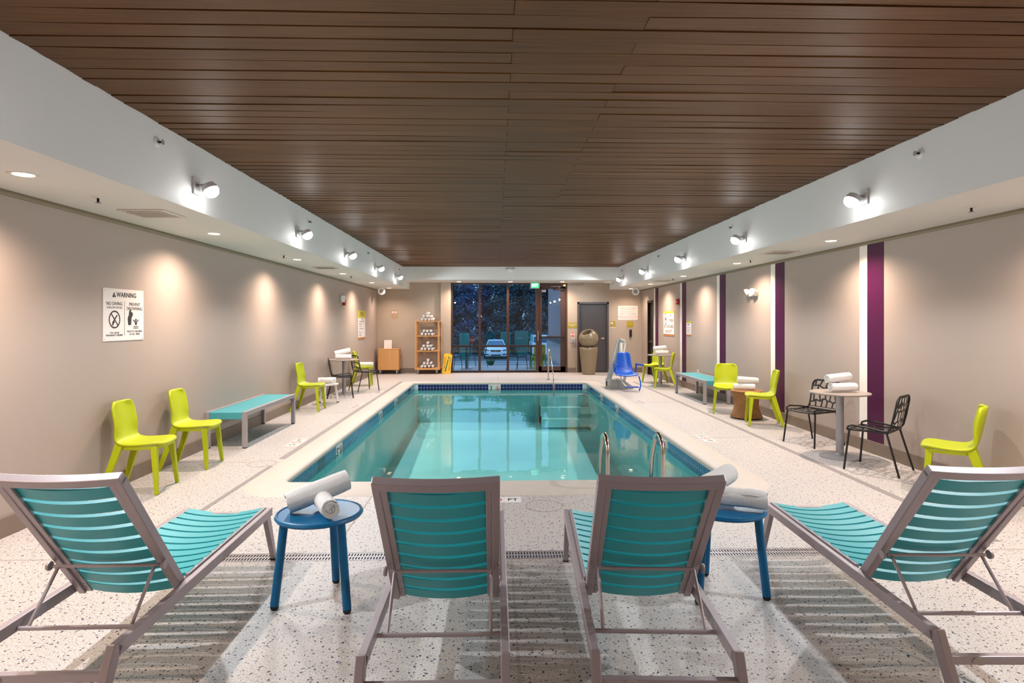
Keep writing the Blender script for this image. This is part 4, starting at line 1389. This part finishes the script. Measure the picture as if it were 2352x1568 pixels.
# skimmer lids in the deck and depth tiles
for lab, (x, y), r0 in (('round skimmer lid flush in the deck near the left pool corner', (-2.62, 6.72), .15), ('round skimmer lid flush in the deck before the near pool edge', (.42, 5.12), .16)):
    t = thing('skimmer_lid', lab, 'lid', (x, y, 0))
    MB().lathe([(.01, -.01), (r0 - .008, -.01), (r0 - .008, .0015), (.01, .0015)], 36).build('cover', M['floor'], t)
    ring(MB(), 0, 0, r0 - .006, r0 + .004, -.01, .0025, 36).build('seam', M['joint'], t)
for lab, x, y, a, num in (('white deck depth tiles reading 5 FT near the left bench', -2.62, 7.88, PI / 2, '5'), ('white deck depth tiles reading 4 FT by the white stool', -2.62, 11.2, PI / 2, '4'), ('white deck depth tiles reading 4 FT by the left cafe table', -2.62, 13.3, PI / 2, '4'),
                         ('white deck depth tiles reading 5 FT beside the right pool edge', 2.86, 8.0, -PI / 2, '5'), ('white deck depth tiles reading 4 FT farther along the right pool edge', 2.86, 11.6, -PI / 2, '4'), ('white deck depth tiles reading 5 FT at the near pool edge', .0, 5.30, 0, '5')):
    t = thing('deck_marker', lab, 'depth marker', (x, y, 0), a, 'depth tiles set in the deck')
    for s in (-1, 0, 1):
        MB().box((s * .155, 0, .0005), (.152, .16, .003)).build('tile', M['tile_white'], t)
    text(num, .12, (-.155, 0, .0022), t, M['sign_ink'], depth=.0003, bold=.002)
    text('FT', .09, (.155, 0, .0022), t, M['sign_ink'], depth=.0003, bold=.002)
    ring(MB(), 0, 0, .048, .06, .001, .0028, 24).build('prohibition_ring', M['pink'], t)
    MB().box((0, 0, .0022), (.012, .1, .0012), (0, 0, .8)).build('slash', M['pink'], t)

# ------------------------------------------------------------------ outdoors
pat = struct(MB().span(-9, 2.6, YB + .12, 21.6, -.25, -.02).build('patio_ground', M['concrete']))
for x in (-3, -.05, 1.4):
    MB().span(x - .008, x + .008, YB + .15, 21.6, -.03, -.017).build('slab_joint', M['joint'], pat)
def slope(y):
    return -.18 - 1.2 * min(1, max(0, (y - 22) / 22))
def strip_ground(name, y0, y1, mat, dz=0):
    return struct(MB().add([(-40, y0, slope(y0) + dz), (40, y0, slope(y0) + dz), (40, y1, slope(y1) + dz), (-40, y1, slope(y1) + dz)], [(0, 1, 2, 3)]).build(name, mat))
strip_ground('lawn_ground', 21.5, 23.4, M['grass'])
strip_ground('pavement_ground', 23.4, 26.0, M['concrete'])
strip_ground('road_ground', 26.0, 44, M['asphalt'])
strip_ground('parking_ground', 44, 53, M['asphalt'])
strip_ground('verge_ground', 53, 120, M['grass'])
for k, y in enumerate((26.0, 33.0)):
    struct(MB().box((0, y, slope(y) + .05), (80, .2, .16)).build('kerb_trim_%d' % (k + 1), M['concrete']))
# wing of the building seen through the glass door
wg = thing('building_wing', 'mauve stucco building wing with a grey stone foot outside the glass door', 'building', (2.32, 22, -.2))
MB().span(0, .5, -3.4, 4.0, 1.0, 7.5).build('wall', M['stucco'], wg)
MB().span(-.06, .5, -3.4, 4.0, 0, 1.0).build('plinth', M['stone'], wg)
MB().span(-.08, .5, -3.4, 4.0, 1.0, 1.16).build('band', M['car_black'], wg)

# white car facing the building
car = thing('parked_car', 'white saloon car parked facing the window', 'car', (.02, 46, slope(46)))
def sect(y, zs):
    return [(x, y, z) for x, z in zs]
lower = []
for y, hw, zt, zb in ((0, .80, .62, .26), (.06, .87, .72, .22), (.25, .91, .80, .2), (.9, .93, .90, .2), (1.35, .93, .97, .2), (3.6, .93, 1.0, .2), (4.6, .91, .95, .22), (4.95, .82, .8, .3)):
    lower.append([(-hw * .9, y, zb), (hw * .9, y, zb), (hw, y, zb + .18), (hw, y, zt - .16), (hw * .88, y, zt), (0, y, zt + .03), (-hw * .88, y, zt), (-hw, y, zt - .16), (-hw, y, zb + .18)])
MB().loft(lower, cap=True).build('body', M['car_white'], car, smooth=True)
cabin = []
for y, hw, z in ((1.2, .78, .95), (1.95, .62, 1.40), (2.3, .60, 1.46), (3.2, .60, 1.45), (4.2, .72, 1.0)):
    cabin.append([(-hw - .08 * (1.46 - z), y, .93), (hw + .08 * (1.46 - z), y, .93), (hw, y, z), (0, y, z + .025), (-hw, y, z)])
MB().loft(cabin, cap=True).build('cabin', M['car_white'], car, smooth=True)
MB().add([(-.72, 1.24, 1.0), (.72, 1.24, 1.0), (.56, 1.90, 1.385), (-.56, 1.90, 1.385)], [(0, 1, 2, 3)]).build('windscreen', M['car_glass'], car, loc=(0, -.03, .015), solid=.01)
for s in (-1, 1):
    for yy in (1.0, 3.9):
        MB().lathe([(.32, -.1), (.33, 0), (.32, .1)], 20, (s * .84, yy, .33), Matrix.Rotation(PI / 2, 3, 'Y')).build('wheel', M['car_black'], car, smooth=True)
    MB().prism([(s * .5, .66), (s * .82, .68), (s * .86, .78), (s * .56, .75)], .1, lambda u, v, h: (u, .0 + h, v)).build('headlight', M['car_glass'], car)
    MB().prism([(s * .5, .34), (s * .78, .36), (s * .80, .44), (s * .58, .42)], .1, lambda u, v, h: (u, -.01 + h, v)).build('fog_lamp_recess', M['car_black'], car)
    MB().box((s * .98, 1.6, 1.0), (.16, .1, .13)).build('mirror', M['car_white'], car, bevel=.03)
MB().prism([(-.44, .73), (.44, .73), (.36, .60), (-.36, .60)], .1, lambda u, v, h: (u, -.02 + h, v)).build('grille', M['car_black'], car)
MB().prism([(-.42, .37), (.42, .37), (.36, .29), (-.36, .29)], .1, lambda u, v, h: (u, -.02 + h, v)).build('lower_grille', M['car_black'], car)
MB().prism([(-.09, .645), (-.03, .645), (-.03, .635), (.04, .635), (.04, .655), (.09, .655), (.09, .69), (.03, .69), (.03, .70), (-.04, .70), (-.04, .68), (-.09, .68)], .02, lambda u, v, h: (u, -.04 + h, v)).build('emblem', M['gold'], car)
vn = thing('delivery_van', 'pale box van parked in the street beyond the glass door', 'van', (3.45, 44.5, slope(44.5)))
MB().span(-.7, .75, 0, 4, .45, 1.35).build('body', M['car_white'], vn, bevel=.06)
MB().span(-.62, .7, .1, 3.6, 1.35, 1.9).build('cab', M['car_white'], vn, bevel=.1)
MB().span(-.55, .6, .05, .15, 1.38, 1.8).build('windscreen', M['car_glass'], vn)
for s in (-1, 1):
    MB().lathe([(.34, -.1), (.34, .1)], 20, (s * .62, .8, .34), Matrix.Rotation(PI / 2, 3, 'Y')).build('wheel', M['car_black'], vn)
# road sign, cabinets, patio furniture
sg = thing('stop_sign', 'red octagonal stop sign on a post across the street', 'road sign', (-1.92, 48, slope(48)))
MB().tube([(0, .03, 0), (0, .03, 1.55)], .03, 8).build('post', M['grey_metal'], sg)
MB().lathe([(.30, 0), (.30, .015)], 8, (0, .01, 1.42), Matrix.Rotation(PI / 2, 3, 'X') @ Matrix.Rotation(PI / 8, 3, 'Z')).build('plate', M['red'], sg)
text('STOP', .21, (0, -.008, 1.42), sg, M['sign_white'], rot=(PI / 2, 0, 0))
for k, (x, y, w_, h_) in enumerate(((-2.45, 46.5, .75, 2.0), (.9, 52.5, .9, 2.0), (2.3, 52.5, 1.2, 2.1))):
    t = thing('utility_cabinet', ('green utility cabinet left of the stop sign', 'green utility cabinet behind the white car', 'green utility cabinet behind the patio chairs')[k], 'cabinet', (x, y, slope(y)))
    MB().span(-w_ / 2, w_ / 2, 0, .6, 0, h_).build('body', M['util_green'], t, bevel=.03)
    MB().span(-w_ / 2 + .05, w_ / 2 - .05, -.015, .0, .1, h_ - .1).build('door', M['util_green'], t)


def tree_mesh(seed, n):
    rnd = random.Random(seed)
    b = MB()
    blobs = [(Vector((rnd.uniform(-.8, .8), rnd.uniform(-.5, .5), 1.2 + 7.6 * q / 23)), rnd.uniform(.65, .95)) for q in range(24)]
    for i in range(n):
        c, r_ = blobs[rnd.randrange(len(blobs))]
        d = Vector((rnd.gauss(0, 1), rnd.gauss(0, 1), rnd.gauss(0, 1))).normalized()
        p = c + d * r_ * rnd.uniform(.55, 1.05)
        s = rnd.uniform(.1, .24)
        u = Vector((rnd.gauss(0, 1), rnd.gauss(0, 1), rnd.gauss(0, 1))).normalized()
        v = u.cross(d)
        if v.length < .1:
            continue
        v.normalize()
        b.add([p - u * s, p + v * s * .5, p + u * s, p - v * s * .5], [(0, 1, 2, 3)])
    return b


TM = [tree_mesh(k, 5200).mesh('foliage', M['leaf' if k != 1 else 'leaf2']) for k in range(3)]
trunk_me = MB().tube([(0, 0, 0), (.1, 0, 2), (-.1, .1, 5), (.1, 0, 8)], [.22, .18, .12, .05], 8).tube([(0, 0, 2.5), (.7, .2, 5)], [.1, .04], 6).tube([(0, 0, 3), (-.7, -.2, 6)], [.1, .04], 6).mesh('trunk', M['bark'], True)
TREES = ((-6.0, 57, 'front row, farthest left'), (-2.7, 57.2, 'front row, left of the white car'), (.6, 57, 'front row, behind the white car'), (3.9, 57.2, 'front row, behind the box van'), (7.2, 57, 'front row, farthest right'),
         (-7.6, 61.5, 'back row, farthest left'), (-4.35, 61.2, 'back row, second from left'), (-1.05, 61.5, 'back row, just left of the white car'), (2.25, 61.2, 'back row, just right of the white car'), (5.55, 61.5, 'back row, second from right'), (8.9, 61.2, 'back row, farthest right'))
for k, (x, y, where) in enumerate(TREES):
    kind = k % 3
    t = thing('tree', 'dark %s tree beyond the street, %s' % ('bluish' if kind == 1 else 'green', where), 'tree', (x, y, slope(y)), PI * (k % 2), 'trees beyond the street')
    t.scale = (1, 1, .70 + .035 * ((k * 5) % 4) + (.26 if x > 1.5 else 0))
    link('foliage', TM[kind], t)
    link('trunk', trunk_me, t)
hg = MB()
rh = random.Random(4)
for i in range(9000):
    p = Vector((rh.uniform(-16, 14), 54.6 + rh.uniform(-.6, .6), slope(54) + abs(rh.gauss(0, .9))))
    u = Vector((rh.gauss(0, 1), rh.gauss(0, 1), rh.gauss(0, 1))).normalized(); v = u.orthogonal().normalized()
    hg.add([p - u * .16, p + v * .09, p + u * .16, p - v * .09], [(0, 1, 2, 3)])
h_ = hg.build('hedge', M['leaf']); tag(h_, 'low dark hedge running along the far side of the parking bays', 'hedge')
# furniture on the patio
pt = copy_tree(tb, 'dark round table standing on the patio behind the left window pane', 'patio tables', (-.98, 20.0, -.02))
for ch in [k for k in bpy.data.objects if k.parent == pt]:
    ch.data = ch.data.copy(); ch.data.materials.clear(); ch.data.materials.append(M['patio_green'])
copy_tree(pt, 'dark round table standing on the patio behind the right window pane', 'patio tables', (1.22, 20.35, -.02))
for lab, loc, a in (('black perforated chair outside behind the left window pane, facing the table', (-1.42, 19.4, -.02), 60), ('black perforated chair outside beyond the left patio table', (-.62, 20.65, -.02), 240), ('black perforated chair outside behind the right window pane', (.72, 19.6, -.02), 40)):
    copy_tree(blk, lab, 'black chairs on the patio', loc, R(a))
copy_tree(lime, 'lime plastic chair outside on the patio beside the glass door', 'lime chair on the patio', (1.42, 19.55, -.02), R(100))
# a young planter shrub at the patio edge
sb = MB()
for i in range(60):
    a = rh.uniform(0, 2 * PI); l = rh.uniform(.25, .5)
    d = Vector((math.cos(a) * .5, math.sin(a) * .5, 1)).normalized()
    p = d * l; v = d.cross(Vector((0, 0, 1))).normalized()
    sb.add([Vector((0, 0, 0)), p * .5 + v * .03, p, p * .5 - v * .03], [(0, 1, 2, 3)])
sh_ = sb.build('shrub', M['grass'], loc=(-.18, 21.9, -.2)); tag(sh_, 'small spiky shrub at the patio edge before the white car', 'shrub')
